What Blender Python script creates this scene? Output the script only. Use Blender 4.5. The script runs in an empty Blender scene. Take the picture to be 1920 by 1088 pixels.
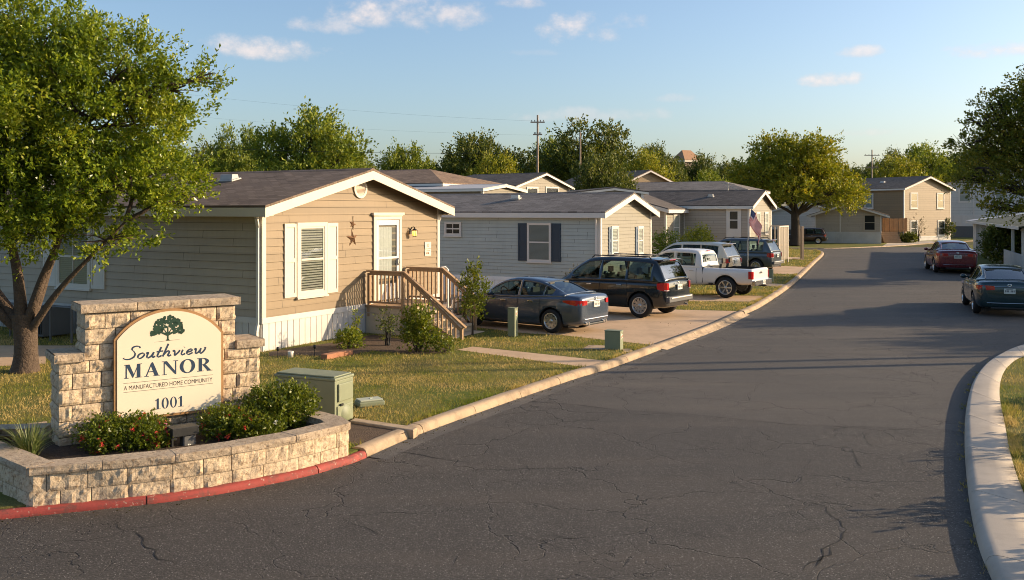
import bpy, bmesh, math, random
import numpy as np
from mathutils import Vector, Matrix, noise as mnoise
random.seed(7); NR = np.random.default_rng(11)
SC = bpy.context.scene; COL = SC.collection
R = math.radians; PI = math.pi
# ---- camera model of the photograph (level camera, 3.3 m up) : used to read real positions off the photo
F, HZ, CH = 1750.0, 395.0, 3.3
def gp(u, v, z=0.0):
    Y = F*(CH-z)/(v-HZ); return Vector(((u-960)/F*Y, Y, z))
def at(u, v, Y):
    return Vector(((u-960)/F*Y, Y, CH-(v-HZ)/F*Y))

# ---------------------------------------------------------------- mesh builder
class MB:
    def __init__(s, M=None): s.v=[]; s.f=[]; s.m=[]; s.sm=[]; s.M=M; s.flip=(M is not None and M.to_3x3().determinant()<0)
    def add(s, vs, fs, mat=0, smooth=False):
        o=len(s.v)
        if s.M is not None: vs=[s.M@Vector(p) for p in vs]
        s.v.extend([tuple(p) for p in vs])
        for f in fs:
            f=[i+o for i in f]
            s.f.append(f[::-1] if s.flip else f); s.m.append(mat); s.sm.append(smooth)
    def box(s, lo, hi, mat=0, T=None):
        x0,y0,z0=lo; x1,y1,z1=hi
        vs=[Vector(p) for p in ((x0,y0,z0),(x1,y0,z0),(x1,y1,z0),(x0,y1,z0),(x0,y0,z1),(x1,y0,z1),(x1,y1,z1),(x0,y1,z1))]
        if T is not None: vs=[T@p for p in vs]
        s.add(vs,[(0,3,2,1),(4,5,6,7),(0,1,5,4),(1,2,6,5),(2,3,7,6),(3,0,4,7)],mat)
    def cbox(s, c, d, mat=0, T=None):
        s.box([c[i]-d[i]/2 for i in range(3)],[c[i]+d[i]/2 for i in range(3)],mat,T)
    def poly(s, pts, mat=0): s.add(pts,[list(range(len(pts)))],mat)
    def prism(s, pts, ext, mat=0, cap=True):
        n=len(pts); e=Vector(ext); P=[Vector(p) for p in pts]
        vs=P+[p+e for p in P]
        fs=[(i,(i+1)%n,n+(i+1)%n,n+i) for i in range(n)]
        if cap: fs+= [list(range(n))[::-1], list(range(n,2*n))]
        s.add(vs,fs,mat)
    def tube(s, pts, rad, n=8, mat=0, smooth=True, caps=True):
        P=[Vector(p) for p in pts]
        if not hasattr(rad,'__len__'): rad=[rad]*len(P)
        vs=[]; fs=[]; ref=None
        for i,p in enumerate(P):
            t=(P[min(i+1,len(P)-1)]-P[max(i-1,0)]).normalized()
            if ref is None: ref = Vector((0,0,1)) if abs(t.z)<.9 else Vector((1,0,0))
            a=t.cross(ref).normalized(); b=t.cross(a).normalized(); ref=-b if False else a.cross(t)
            for k in range(n):
                w=2*PI*k/n; vs.append(p+(a*math.cos(w)+b*math.sin(w))*rad[i])
        for i in range(len(P)-1):
            for k in range(n):
                k2=(k+1)%n; fs.append((i*n+k,i*n+k2,(i+1)*n+k2,(i+1)*n+k))
        s.add(vs,fs,mat,smooth)
        if caps:
            s.add([vs[k] for k in range(n)],[list(range(n))],mat); L=(len(P)-1)*n
            s.add([vs[L+k] for k in range(n)],[list(range(n))[::-1]],mat)
    def bar(s, p, q, w, h, mat=0):          # rectangular bar between two points, h measured towards world z
        p=Vector(p); q=Vector(q); t=(q-p).normalized()
        up=Vector((0,0,1)) if abs(t.z)<.95 else Vector((1,0,0))
        a=t.cross(up).normalized(); b=a.cross(t).normalized()
        s.prism([p+a*(-w/2)+b*(-h/2),p+a*(w/2)+b*(-h/2),p+a*(w/2)+b*(h/2),p+a*(-w/2)+b*(h/2)],q-p,mat)
    def lathe(s, prof, n=24, mat=0, T=None, smooth=True):
        vs=[]; fs=[]
        for r,z in prof:
            for k in range(n):
                w=2*PI*k/n; vs.append(Vector((r*math.cos(w),r*math.sin(w),z)))
        for i in range(len(prof)-1):
            for k in range(n):
                k2=(k+1)%n; fs.append((i*n+k,i*n+k2,(i+1)*n+k2,(i+1)*n+k))
        if T is not None: vs=[T@p for p in vs]
        s.add(vs,fs,mat,smooth)
    def grid(s, rows, mat=0, smooth=True):  # list of rows of points
        m=len(rows[0]); vs=[p for r in rows for p in r]; fs=[]
        for i in range(len(rows)-1):
            for k in range(m-1): fs.append((i*m+k,i*m+k+1,(i+1)*m+k+1,(i+1)*m+k))
        s.add(vs,fs,mat,smooth)
    def mesh(s, name):
        me=bpy.data.meshes.new(name); me.from_pydata(s.v,[],s.f)
        me.polygons.foreach_set('material_index',s.m); me.polygons.foreach_set('use_smooth',s.sm); me.update(); return me

def props(o, label=None, cat=None, group=None, kind=None):
    if label: o['label']=label
    if cat: o['category']=cat
    if group: o['group']=group
    if kind: o['kind']=kind
    return o
def obj(name, mb, mats, parent=None, label=None, kind=None, bevel=0, cat=None, group=None, loc=None, rz=0):
    me = mb.mesh(name) if isinstance(mb,MB) else mb
    for m in (mats if isinstance(mats,(list,tuple)) else [mats]): me.materials.append(m)
    o=bpy.data.objects.new(name,me); COL.objects.link(o)
    if parent is not None: o.parent=parent
    if loc is not None: o.location=loc
    o.rotation_euler[2]=rz
    if bevel:
        b=o.modifiers.new('bevel','BEVEL'); b.width=bevel; b.segments=2; b.limit_method='ANGLE'; b.angle_limit=R(40)
    return props(o,label,cat,group,kind)
def thing(name, label, cat, loc=(0,0,0), rz=0, group=None, scale=1):
    o=bpy.data.objects.new(name,None); COL.objects.link(o); o.location=loc; o.rotation_euler=(0,0,rz)
    o.scale=(scale,)*3; o.empty_display_size=.2
    return props(o,label,cat,group)
def struct(name, mb, mats, **k): return obj(name, mb, mats, kind='structure', **k)
def copy_tree(o, parent=None):
    c=o.copy(); COL.objects.link(c); c.parent=parent
    for ch in list(o.children): copy_tree(ch,c)
    return c

def npmesh(name, verts, faces):
    me=bpy.data.meshes.new(name); n=len(verts); k=faces.shape[1]; m=len(faces)
    me.vertices.add(n); me.vertices.foreach_set('co',np.ascontiguousarray(verts,dtype=np.float32).ravel())
    me.loops.add(m*k); me.loops.foreach_set('vertex_index',np.ascontiguousarray(faces,dtype=np.int32).ravel())
    me.polygons.add(m); me.polygons.foreach_set('loop_start',np.arange(0,m*k,k,dtype=np.int32))
    me.polygons.foreach_set('loop_total',np.full(m,k,dtype=np.int32)); me.update(calc_edges=True); me.validate(); return me

# ---------------------------------------------------------------- materials
class NT:
    def __init__(s, name):
        s.mat=bpy.data.materials.new(name); s.mat.use_nodes=True; s.t=s.mat.node_tree; s.t.nodes.clear()
        s.out=s.n('ShaderNodeOutputMaterial')
    def n(s, typ, **k):
        nd=s.t.nodes.new(typ)
        for a,b in k.items(): setattr(nd,a,b)
        return nd
    def l(s, a, b): s.t.links.new(a,b)
    def val(s, sock, v):
        if hasattr(v,'is_linked') or isinstance(v,bpy.types.NodeSocket): s.l(v,sock)
        else: sock.default_value=v
    def coord(s, kind='Object', scale=(1,1,1)):
        c=s.n('ShaderNodeTexCoord'); m=s.n('ShaderNodeMapping'); m.inputs['Scale'].default_value=scale
        s.l(c.outputs[kind],m.inputs['Vector']); return m.outputs[0]
    def wpos(s, scale=(1,1,1)):
        c=s.n('ShaderNodeNewGeometry'); m=s.n('ShaderNodeMapping'); m.inputs['Scale'].default_value=scale
        s.l(c.outputs['Position'],m.inputs['Vector']); return m.outputs[0]
    def noise(s, vec, scale, detail=4, rough=.55, dist=0):
        n=s.n('ShaderNodeTexNoise'); n.inputs['Scale'].default_value=scale; n.inputs['Detail'].default_value=detail
        n.inputs['Roughness'].default_value=rough; n.inputs['Distortion'].default_value=dist; s.l(vec,n.inputs['Vector']); return n.outputs['Fac']
    def ramp(s, fac, stops):
        r=s.n('ShaderNodeValToRGB'); e=r.color_ramp.elements
        while len(e)<len(stops): e.new(.5)
        for i,(p,c) in enumerate(stops):
            e[i].position=p; e[i].color=(c[0],c[1],c[2],1) if hasattr(c,'__len__') else (c,c,c,1)
        s.l(fac,r.inputs[0]); return r.outputs[0]
    def math(s, op, a, b=0.0, c=None, clamp=False):
        m=s.n('ShaderNodeMath',operation=op,use_clamp=clamp); s.val(m.inputs[0],a); s.val(m.inputs[1],b)
        if c is not None: s.val(m.inputs[2],c)
        return m.outputs[0]
    def mix(s, fac, a, b, mode='MIX'):
        m=s.n('ShaderNodeMix',data_type='RGBA',blend_type=mode); s.val(m.inputs['Factor'],fac)
        for sock,v in ((m.inputs[6],a),(m.inputs[7],b)):
            if isinstance(v,bpy.types.NodeSocket): s.l(v,sock)
            else: sock.default_value=(v[0],v[1],v[2],1)
        return m.outputs[2]
    def bump(s, h, strength=.5, dist=.01, nrm=None):
        b=s.n('ShaderNodeBump'); b.inputs['Strength'].default_value=strength; b.inputs['Distance'].default_value=dist
        s.l(h,b.inputs['Height'])
        if nrm is not None: s.l(nrm,b.inputs['Normal'])
        return b.outputs[0]
    def bsdf(s, col, rough=.6, metal=0, spec=.5, nrm=None, coat=0, emit=None, estr=0, trans=None):
        b=s.n('ShaderNodeBsdfPrincipled')
        if isinstance(col,bpy.types.NodeSocket): s.l(col,b.inputs['Base Color'])
        else: b.inputs['Base Color'].default_value=(*col,1)
        s.val(b.inputs['Roughness'],rough); b.inputs['Metallic'].default_value=metal
        b.inputs['Specular IOR Level'].default_value=spec; b.inputs['Coat Weight'].default_value=coat
        b.inputs['Coat Roughness'].default_value=.03
        if nrm is not None: s.l(nrm,b.inputs['Normal'])
        if emit: b.inputs['Emission Color'].default_value=(*emit,1); b.inputs['Emission Strength'].default_value=estr
        return b.outputs[0]
    def done(s, sh): s.l(sh,s.out.inputs['Surface']); return s.mat

def simple(name, col, rough=.6, metal=0, var=.12, vs=2.5, bump=0, bs=80, bd=.004, spec=.4, coat=0, dirt=0):
    t=NT(name); v=t.coord(); n=t.noise(v,vs,5)
    c=t.mix(n,[max(0,x*(1-var)) for x in col],[min(1,x*(1+var)) for x in col])
    if dirt:
        d=t.ramp(t.noise(v,vs*.37,6,.65),[(.45,0),(.75,1)]); c=t.mix(t.math('MULTIPLY',d,dirt),c,[x*.45 for x in col])
    nr=t.bump(t.noise(v,bs,3),bump,bd) if bump else None
    rr=t.math('MULTIPLY_ADD',t.noise(v,vs*3,3),.2,rough-.1)
    return t.done(t.bsdf(c,rr,metal,spec,nr,coat))

def siding_mat(name, col, course=.18, var=.10):
    t=NT(name); v=t.coord(); sx=t.n('ShaderNodeSeparateXYZ'); t.l(v,sx.inputs[0])
    k=t.math('FLOOR',t.math('DIVIDE',sx.outputs[2],course)); wn=t.n('ShaderNodeTexWhiteNoise',noise_dimensions='1D'); t.l(k,wn.inputs['W'])
    c=t.mix(wn.outputs[0],[x*(1-var) for x in col],[x*(1+var) for x in col])
    c=t.mix(t.ramp(t.noise(v,.8,6,.6),[(.35,0),(.8,.5)]),c,[x*.78 for x in col])
    g=t.noise(t.coord(scale=(3,3,60)),4,4)
    st=t.ramp(t.noise(t.coord(scale=(9,9,.8)),1.0,5,.6),[(.5,0),(.8,.35)])
    c=t.mix(st,c,[x*.72 for x in col])
    return t.done(t.bsdf(c,.55,0,.35,t.bump(g,.15,.003)))

def shingle_mat(name, a, b):
    t=NT(name); v=t.coord(); sx=t.n('ShaderNodeSeparateXYZ'); t.l(v,sx.inputs[0])
    cb=t.n('ShaderNodeCombineXYZ'); t.l(sx.outputs[1],cb.inputs[0]); t.l(sx.outputs[0],cb.inputs[1])
    br=t.n('ShaderNodeTexBrick'); br.offset=.5; t.l(cb.outputs[0],br.inputs['Vector'])
    br.inputs['Color1'].default_value=(*[x*.62 for x in a],1); br.inputs['Color2'].default_value=(*[x*1.3 for x in b],1); br.inputs['Mortar'].default_value=(*[x*.45 for x in a],1)
    br.inputs['Scale'].default_value=1; br.inputs['Mortar Size'].default_value=.014; br.inputs['Brick Width'].default_value=.32; br.inputs['Row Height'].default_value=.145
    br.inputs['Bias'].default_value=0
    n1=t.noise(v,.6,6,.6); c=t.mix(t.ramp(n1,[(.35,0),(.75,.7)]),br.outputs[0],[x*1.35 for x in b])
    c=t.mix(t.ramp(t.noise(t.coord(scale=(.7,6,1)),1.2,5),[(.55,0),(.8,.5)]),c,[x*.6 for x in a])
    c=t.mix(.35,c,t.ramp(t.noise(v,120,2),[(.3,[x*.4 for x in a]),(.7,[x*1.6 for x in b])]))
    h=t.math('ADD',t.math('MULTIPLY',br.outputs['Fac'],-1.0),t.math('MULTIPLY',t.noise(v,150,2),.4))
    return t.done(t.bsdf(c,.9,0,.25,t.bump(h,.5,.01)))

def stone_mat(name, col, dark=.45):
    t=NT(name); v=t.coord(); n=t.noise(v,3.2,6,.6); w=t.noise(v,22,5,.65)
    c=t.ramp(n,[(.25,[x*.75 for x in col]),(.5,col),(.8,[min(1,x*1.15) for x in col])])
    c=t.mix(t.ramp(w,[(.50,0),(.66,.85)]),c,[col[0]*dark*1.05,col[1]*dark*.92,col[2]*dark*.8])
    h=t.math('ADD',t.math('MULTIPLY',t.noise(v,14,6,.7),1.0),t.math('MULTIPLY',t.noise(v,60,3),.35))
    return t.done(t.bsdf(c,.9,0,.2,t.bump(h,.8,.02)))

def leaf_mat(name, stops, trans=.35, rough=.5, gain=1.0):
    t=NT(name); g=t.n('ShaderNodeNewGeometry'); n=t.noise(g.outputs['Position'],.9,3)
    f=t.math('ADD',t.math('MULTIPLY',g.outputs['Random Per Island'],.65),t.math('MULTIPLY_ADD',n,.9,-.28),clamp=True)
    c=t.ramp(f,[(p,[min(.8,x*gain) for x in cc]) for p,cc in stops]); b=t.bsdf(c,rough,0,.35)
    tr=t.n('ShaderNodeBsdfTranslucent'); c2=t.mix(1.0,c,(1.0,.95,.45),'MULTIPLY'); 
    t.l(c2,tr.inputs[0]); mx=t.n('ShaderNodeMixShader'); mx.inputs[0].default_value=trans
    t.l(b,mx.inputs[1]); t.l(tr.outputs[0],mx.inputs[2]); return t.done(mx.outputs[0])

def paint_mat(name, col, metal=.35, rough=.32, grime=.15):
    t=NT(name); v=t.coord(); n=t.noise(v,3,5,.6); fl=t.noise(v,900,1)
    c=t.mix(fl,[x*.85 for x in col],[min(1,x*1.15) for x in col])
    dirt=t.ramp(t.noise(v,1.6,7,.65),[(.55,0),(.9,grime)]); c=t.mix(dirt,c,(.16,.14,.11))
    rr=t.math('MULTIPLY_ADD',n,.18,rough-.09)
    return t.done(t.bsdf(c,rr,metal,.5,None,.7))

def glass_pane(name):
    t=NT(name); lw=t.n('ShaderNodeFresnel'); lw.inputs[0].default_value=1.5
    gl=t.n('ShaderNodeBsdfGlossy'); gl.inputs['Roughness'].default_value=.03; gl.inputs[0].default_value=(.9,.95,1,1)
    tr=t.n('ShaderNodeBsdfTransparent'); tr.inputs[0].default_value=(.82,.86,.86,1)
    nr=t.bump(t.noise(t.coord(),1.3,2),.06,.05); t.l(nr,gl.inputs['Normal'])
    mx=t.n('ShaderNodeMixShader'); t.l(t.math('MULTIPLY_ADD',lw.outputs[0],.15,.012,clamp=True),mx.inputs[0]); t.l(tr.outputs[0],mx.inputs[1]); t.l(gl.outputs[0],mx.inputs[2])
    return t.done(mx.outputs[0])

def concrete_mat(name, col, joint=0):
    t=NT(name); v=t.wpos(); n=t.noise(v,.7,7,.65); m=t.noise(v,6,6,.6); s=t.noise(v,160,2)
    c=t.ramp(n,[(.25,[x*.72 for x in col]),(.5,col),(.75,[min(1,x*1.12) for x in col])])
    c=t.mix(t.ramp(m,[(.5,0),(.75,.35)]),c,[x*.6 for x in col])
    c=t.mix(t.math('MULTIPLY',t.ramp(s,[(.55,0),(.7,1)]),.25),c,[x*.5 for x in col])
    if joint: c=t.mix(t.ramp(t.noise(v,2.3,7,.7),[(.46,0),(.62,.75)]),c,[x*.5 for x in col])
    return t.done(t.bsdf(c,.85,0,.3,t.bump(t.noise(v,90,4),.35,.006)))

MT={}
def mats():
    m=MT
    m['white']=simple('white_paint',(.66,.61,.54),.5,var=.06,vs=1.5,dirt=.18)
    m['cream']=simple('cream_trim',(.62,.54,.43),.5,var=.06,vs=1.5,dirt=.12)
    m['skirt']=simple('white_skirting',(.60,.56,.51),.5,var=.07,vs=2,dirt=.35)
    m['skirtpale']=simple('pale_skirting',(.80,.79,.76),.5,var=.05,vs=2,dirt=.2)
    m['fardim']=siding_mat('dim_siding',(.20,.17,.12),.2,.05)
    m['blindmid']=simple('mid_blind',(.27,.25,.19),.7,var=.1)
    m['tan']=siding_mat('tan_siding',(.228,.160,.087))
    m['tan_fill']=siding_mat('tan_siding_fill_lit',(.42,.345,.26))  # same tan siding for the shaded walls, fill light put into its colour
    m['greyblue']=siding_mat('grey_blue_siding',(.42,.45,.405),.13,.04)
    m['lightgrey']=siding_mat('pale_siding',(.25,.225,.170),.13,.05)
    m['taupe']=siding_mat('taupe_siding',(.43,.36,.28),.15,.06)
    m['ftan']=siding_mat('far_tan_siding',(.27,.188,.10),.2,.05)
    m['fwhite']=siding_mat('far_pale_siding',(.55,.54,.50),.2,.05)
    m['roof']=shingle_mat('dark_shingles',(.115,.078,.052),(.20,.145,.105))
    m['roofgrey']=shingle_mat('grey_shingles',(.115,.10,.085),(.20,.175,.155))
    m['roofblack']=shingle_mat('charcoal_shingles',(.07,.057,.047),(.125,.105,.09))
    m['roofbrown']=shingle_mat('brown_shingles',(.15,.095,.062),(.24,.165,.11))
    m['roofgreen']=shingle_mat('green_shingles',(.05,.065,.05),(.085,.10,.075))
    m['rooflight']=simple('pale_metal_roof',(.48,.45,.42),.5,var=.1,dirt=.2)
    m['navy']=simple('navy_shutter',(.012,.035,.060),.45,var=.1)
    m['slate']=simple('slate_shutter',(.12,.16,.21),.45,var=.1)
    m['dark']=simple('dark_interior',(.014,.014,.013),.8,var=.3)
    m['gap']=simple('siding_gap',(.075,.065,.055),.9,var=.2)
    m['glass']=glass_pane('window_glass')
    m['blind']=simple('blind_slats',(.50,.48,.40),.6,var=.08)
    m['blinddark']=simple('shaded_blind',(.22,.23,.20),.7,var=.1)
    m['curtain']=simple('lace_curtain',(.55,.53,.47),.8,var=.2,vs=18)
    m['metal']=simple('galvanised',(.42,.41,.39),.4,.7,var=.15)
    m['wood']=simple('weathered_wood',(.33,.21,.115),.75,var=.3,vs=5,bump=.3,bs=40)
    m['fence']=simple('cedar_fence',(.46,.24,.10),.75,var=.3,vs=4,bump=.2)
    m['pole']=simple('pole_wood',(.32,.24,.17),.85,var=.3,vs=3,bump=.4,bs=30)
    m['stone']=stone_mat('split_face_block',(.56,.435,.295),.40)
    m['cap']=stone_mat('cap_block',(.42,.33,.235))
    m['mortar']=simple('mortar',(.30,.26,.20),.95,var=.2,vs=12)
    m['panel']=simple('sign_cream',(.76,.655,.49),.55,var=.05,vs=1.2,dirt=.08)
    m['gold']=simple('sign_edge',(.36,.20,.085),.45,var=.2,vs=8)
    m['ink']=simple('navy_lettering',(.022,.045,.085),.5,var=.12,vs=9)
    m['ink2']=simple('brown_lettering',(.05,.04,.032),.5,var=.1)
    m['logo']=simple('logo_green',(.018,.05,.03),.5,var=.3,vs=20)
    m['green']=simple('utility_green',(.205,.225,.14),.55,var=.12,vs=3,dirt=.25)
    m['sticker']=simple('sticker_white',(.7,.68,.6),.5)
    m['stickerred']=simple('sticker_red',(.5,.06,.03),.5)
    m['black']=simple('black_plastic',(.018,.018,.018),.5,var=.2)
    m['greyp']=simple('grey_plastic',(.10,.10,.10),.5,var=.1)
    m['rust']=simple('rusty_metal',(.20,.105,.05),.7,.3,var=.35,vs=14)
    m['bark']=simple('bark',(.085,.058,.040),.9,var=.5,vs=10,bump=1.0,bs=22,bd=.04)
    m['barkfar']=simple('far_bark',(.055,.042,.03),.9,var=.4,vs=3)
    m['soil']=simple('soil',(.055,.036,.022),.95,var=.5,vs=14,bump=1,bs=30,bd=.03)
    m['mulch']=simple('mulch',(.10,.065,.04),.95,var=.5,vs=9,bump=1,bs=40,bd=.03)
    m['terracotta']=simple('terracotta',(.36,.16,.085),.8,var=.25,vs=9)
    m['drive']=concrete_mat('drive_concrete',(.54,.375,.235))
    m['kerb']=concrete_mat('kerb_concrete',(.44,.325,.21),1)
    t=NT('red_kerb_paint'); v=t.wpos(); c=t.mix(t.noise(v,3,5),(.24,.040,.032),(.40,.075,.058))
    c=t.mix(t.ramp(t.noise(v,5,7,.75),[(.50,0),(.64,.75)]),c,(.12,.065,.05)); c=t.mix(t.ramp(t.noise(v,17,5,.7),[(.60,0),(.66,.9)]),c,(.42,.33,.25))
    c=t.mix(t.ramp(t.noise(t.wpos((1,1,9)),3.3,6,.7),[(.52,0),(.7,.6)]),c,(.07,.05,.045))
    m['kerbred']=t.done(t.bsdf(c,.7,0,.3,t.bump(t.noise(v,45,4),.5,.008)))
    m['step']=concrete_mat('step_concrete',(.52,.42,.30))
    m['leafoak']=leaf_mat('oak_leaves',[(0,(.045,.080,.009)),(.35,(.105,.150,.012)),(.7,(.19,.225,.018)),(1,(.31,.30,.04))],.40,.30,gain=1.5)
    m['leafmid']=leaf_mat('tree_leaves',[(0,(.050,.078,.010)),(.4,(.105,.140,.014)),(.75,(.175,.195,.02)),(1,(.28,.245,.03))],0.32,.55,gain=1.55)
    m['leafyel']=leaf_mat('yellowing_leaves',[(0,(.065,.085,.008)),(.35,(.145,.165,.012)),(.75,(.24,.225,.02)),(1,(.38,.27,.03))],0.34,.55,gain=1.5)
    m['leafdark']=leaf_mat('dark_leaves',[(0,(.038,.058,.010)),(.5,(.082,.103,.016)),(.85,(.145,.145,.022)),(1,(.22,.18,.03))],0.28,.55,gain=1.35)
    m['leafright']=leaf_mat('olive_leaves',[(0,(.05,.068,.010)),(.5,(.115,.125,.016)),(.85,(.21,.18,.022)),(1,(.34,.21,.03))],.42,.5,gain=1.7)
    m['leafshrub']=leaf_mat('shrub_leaves',[(0,(.05,.08,.010)),(.4,(.11,.15,.014)),(.8,(.20,.22,.022)),(1,(.33,.28,.035))],.4,.4)
    m['leafdry']=leaf_mat('dry_leaves',[(0,(.05,.045,.02)),(.4,(.09,.085,.03)),(.8,(.16,.12,.05)),(1,(.20,.11,.05))],.2,.6)
    m['tuft']=leaf_mat('tuft_blades',[(0,(.06,.10,.02)),(.5,(.13,.17,.05)),(1,(.26,.25,.12))],.25,.5)
    m['flower']=leaf_mat('red_flowers',[(0,(.45,.03,.04)),(.5,(.6,.07,.05)),(1,(.7,.14,.05))],.2,.5)
    m['flowerpink']=leaf_mat('pink_flowers',[(0,(.6,.06,.25)),(1,(.7,.2,.4))],.2,.5)
    m['flowerwhite']=leaf_mat('white_flowers',[(0,(.7,.68,.6)),(1,(.75,.72,.6))],.2,.5)
    m['tyre']=simple('tyre',(.014,.014,.014),.8,var=.3,vs=8)
    m['rim']=simple('alloy',(.50,.49,.47),.28,.85,var=.08)
    m['chrome']=simple('chrome',(.62,.61,.60),.15,1,var=.05)
    m['carglass']=simple('car_glass',(.022,.032,.034),.08,0,var=.2,spec=.42)
    m['seat']=simple('seat_fabric',(.10,.09,.075),.9,var=.2)
    t=NT('tinted_car_glass'); fr=t.n('ShaderNodeFresnel'); fr.inputs[0].default_value=1.5; gl=t.n('ShaderNodeBsdfGlossy'); gl.inputs['Roughness'].default_value=.02; tr=t.n('ShaderNodeBsdfTransparent'); tr.inputs[0].default_value=(.42,.52,.51,1); mx=t.n('ShaderNodeMixShader'); t.l(t.math('MULTIPLY_ADD',fr.outputs[0],.32,.01,clamp=True),mx.inputs[0]); t.l(tr.outputs[0],mx.inputs[1]); t.l(gl.outputs[0],mx.inputs[2]); m['seeglass']=t.done(mx.outputs[0])
    m['tail']=simple('tail_red',(.42,.008,.008),.15,0,var=.15,spec=.7,coat=.6)
    m['tailclear']=simple('tail_clear',(.55,.42,.40),.15,0,spec=.7)
    m['plate']=simple('plate',(.62,.62,.55),.5)
    t=NT('lamp_glow'); m['glow']=t.done(t.bsdf((.8,.45,.12),.3,emit=(1.0,.50,.10),estr=2.2))
    # lawn
    def lawn(nm,k):
        t=NT(nm); v=t.wpos(); n=t.noise(v,.35,6,.65); b=t.noise(v,2.6,6,.7); f=t.noise(v,45,4,.7)
        c=t.ramp(b,[(.3,(.105*k,.085*k,.03*k)),(.48,(.085*k,.095*k,.022*k)),(.7,(.05*k,.072*k,.014*k))])
        c=t.mix(t.ramp(n,[(.4,0),(.7,.8)]),c,(.15*k,.115*k,.045*k)); c=t.mix(t.ramp(f,[(.4,0),(.75,.75)]),c,(.022*k,.027*k,.008*k))
        return t.done(t.bsdf(c,.95,0,.1,t.bump(f,1,.03)))
    m['lawn']=lawn('lawn',1.9)
    t=NT('grass_blades'); g=t.n('ShaderNodeNewGeometry'); n=t.noise(g.outputs['Position'],.55,5,.7)
    f=t.math('ADD',t.math('MULTIPLY',g.outputs['Random Per Island'],.5),t.math('MULTIPLY_ADD',n,3.0,-1.12),clamp=True)
    c=t.ramp(f,[(0,(.11,.155,.015)),(.35,(.21,.225,.025)),(.6,(.38,.30,.07)),(1,(.60,.43,.16))])
    b=t.bsdf(c,.6,0,.2); tr=t.n('ShaderNodeBsdfTranslucent'); t.l(c,tr.inputs[0]); mx=t.n('ShaderNodeMixShader'); mx.inputs[0].default_value=.35
    t.l(b,mx.inputs[1]); t.l(tr.outputs[0],mx.inputs[2]); m['blade']=t.done(mx.outputs[0])
    # asphalt
    def asphalt(nm,k):
        t=NT(nm); v=t.wpos(); big=t.noise(v,.16,6,.6,.4); mid=t.noise(v,1.1,7,.65); fine=t.noise(v,46,5,.75); vf=t.n('ShaderNodeTexVoronoi'); vf.inputs['Scale'].default_value=110; t.l(v,vf.inputs['Vector'])
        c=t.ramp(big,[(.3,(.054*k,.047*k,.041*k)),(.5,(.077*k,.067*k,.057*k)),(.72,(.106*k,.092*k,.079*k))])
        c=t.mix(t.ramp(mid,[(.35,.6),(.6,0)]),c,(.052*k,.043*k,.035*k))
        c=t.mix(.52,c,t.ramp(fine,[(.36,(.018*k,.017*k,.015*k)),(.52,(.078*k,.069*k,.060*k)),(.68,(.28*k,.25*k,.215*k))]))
        c=t.mix(t.ramp(t.noise(v,.75,3,.5),[(.66,0),(.74,.45)]),c,(.03*k,.026*k,.023*k)); c=t.mix(t.ramp(t.noise(t.wpos((.25,1.6,1)),.55,5,.6),[(.48,0),(.72,.45)]),c,(.14*k,.115*k,.09*k))
        sp=t.n('ShaderNodeTexWhiteNoise',noise_dimensions='3D'); t.l(vf.outputs['Color'],sp.inputs['Vector'])
        c=t.mix(t.ramp(sp.outputs[0],[(.965,0),(.985,.8)]),c,(.30,.27,.24))
        cr=t.n('ShaderNodeTexVoronoi',feature='DISTANCE_TO_EDGE'); cr.inputs['Scale'].default_value=.55
        dv=t.n('ShaderNodeVectorMath',operation='ADD'); nz=t.n('ShaderNodeTexNoise'); nz.inputs['Scale'].default_value=1.1; nz.inputs['Detail'].default_value=6; t.l(v,nz.inputs['Vector'])
        sc=t.n('ShaderNodeVectorMath',operation='SCALE'); sc.inputs['Scale'].default_value=1.3; t.l(nz.outputs['Color'],sc.inputs[0]); t.l(v,dv.inputs[0]); t.l(sc.outputs[0],dv.inputs[1]); t.l(dv.outputs[0],cr.inputs['Vector'])
        msk=t.ramp(t.noise(v,.5,3),[(.38,0),(.5,1)]); line=t.ramp(cr.outputs['Distance'],[(.0015,1),(.006,0)])
        c2=t.n('ShaderNodeTexVoronoi',feature='DISTANCE_TO_EDGE'); c2.inputs['Scale'].default_value=1.5; t.l(dv.outputs[0],c2.inputs['Vector']); m2=t.ramp(t.noise(v,.33,4),[(.50,0),(.60,1)]); l2=t.math('MULTIPLY',m2,t.ramp(c2.outputs['Distance'],[(.003,.8),(.012,0)]))
        ck=t.math('MAXIMUM',t.math('MULTIPLY',msk,line),l2); c=t.mix(t.math('MULTIPLY',ck,.75),c,(.02,.018,.017))
        h=t.math('ADD',t.math('MULTIPLY',fine,1.0),t.math('MULTIPLY',ck,-1.5))
        return t.done(t.bsdf(c,.82,0,.35,t.bump(h,.55,.012)))
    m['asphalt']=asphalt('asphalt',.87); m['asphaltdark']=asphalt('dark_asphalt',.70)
    m['crack']=simple('crack',(.016,.015,.014),.9,var=.3,vs=20)
    m['seal']=simple('crack_seal',(.03,.028,.027),.6,var=.3,vs=10)
    t=NT('far_ground'); v=t.wpos(); n=t.noise(v,.05,6,.6); c=t.ramp(n,[(.3,(.05,.06,.02)),(.7,(.11,.10,.04))]); m['far']=t.done(t.bsdf(c,.95,0,.1))
mats()
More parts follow.
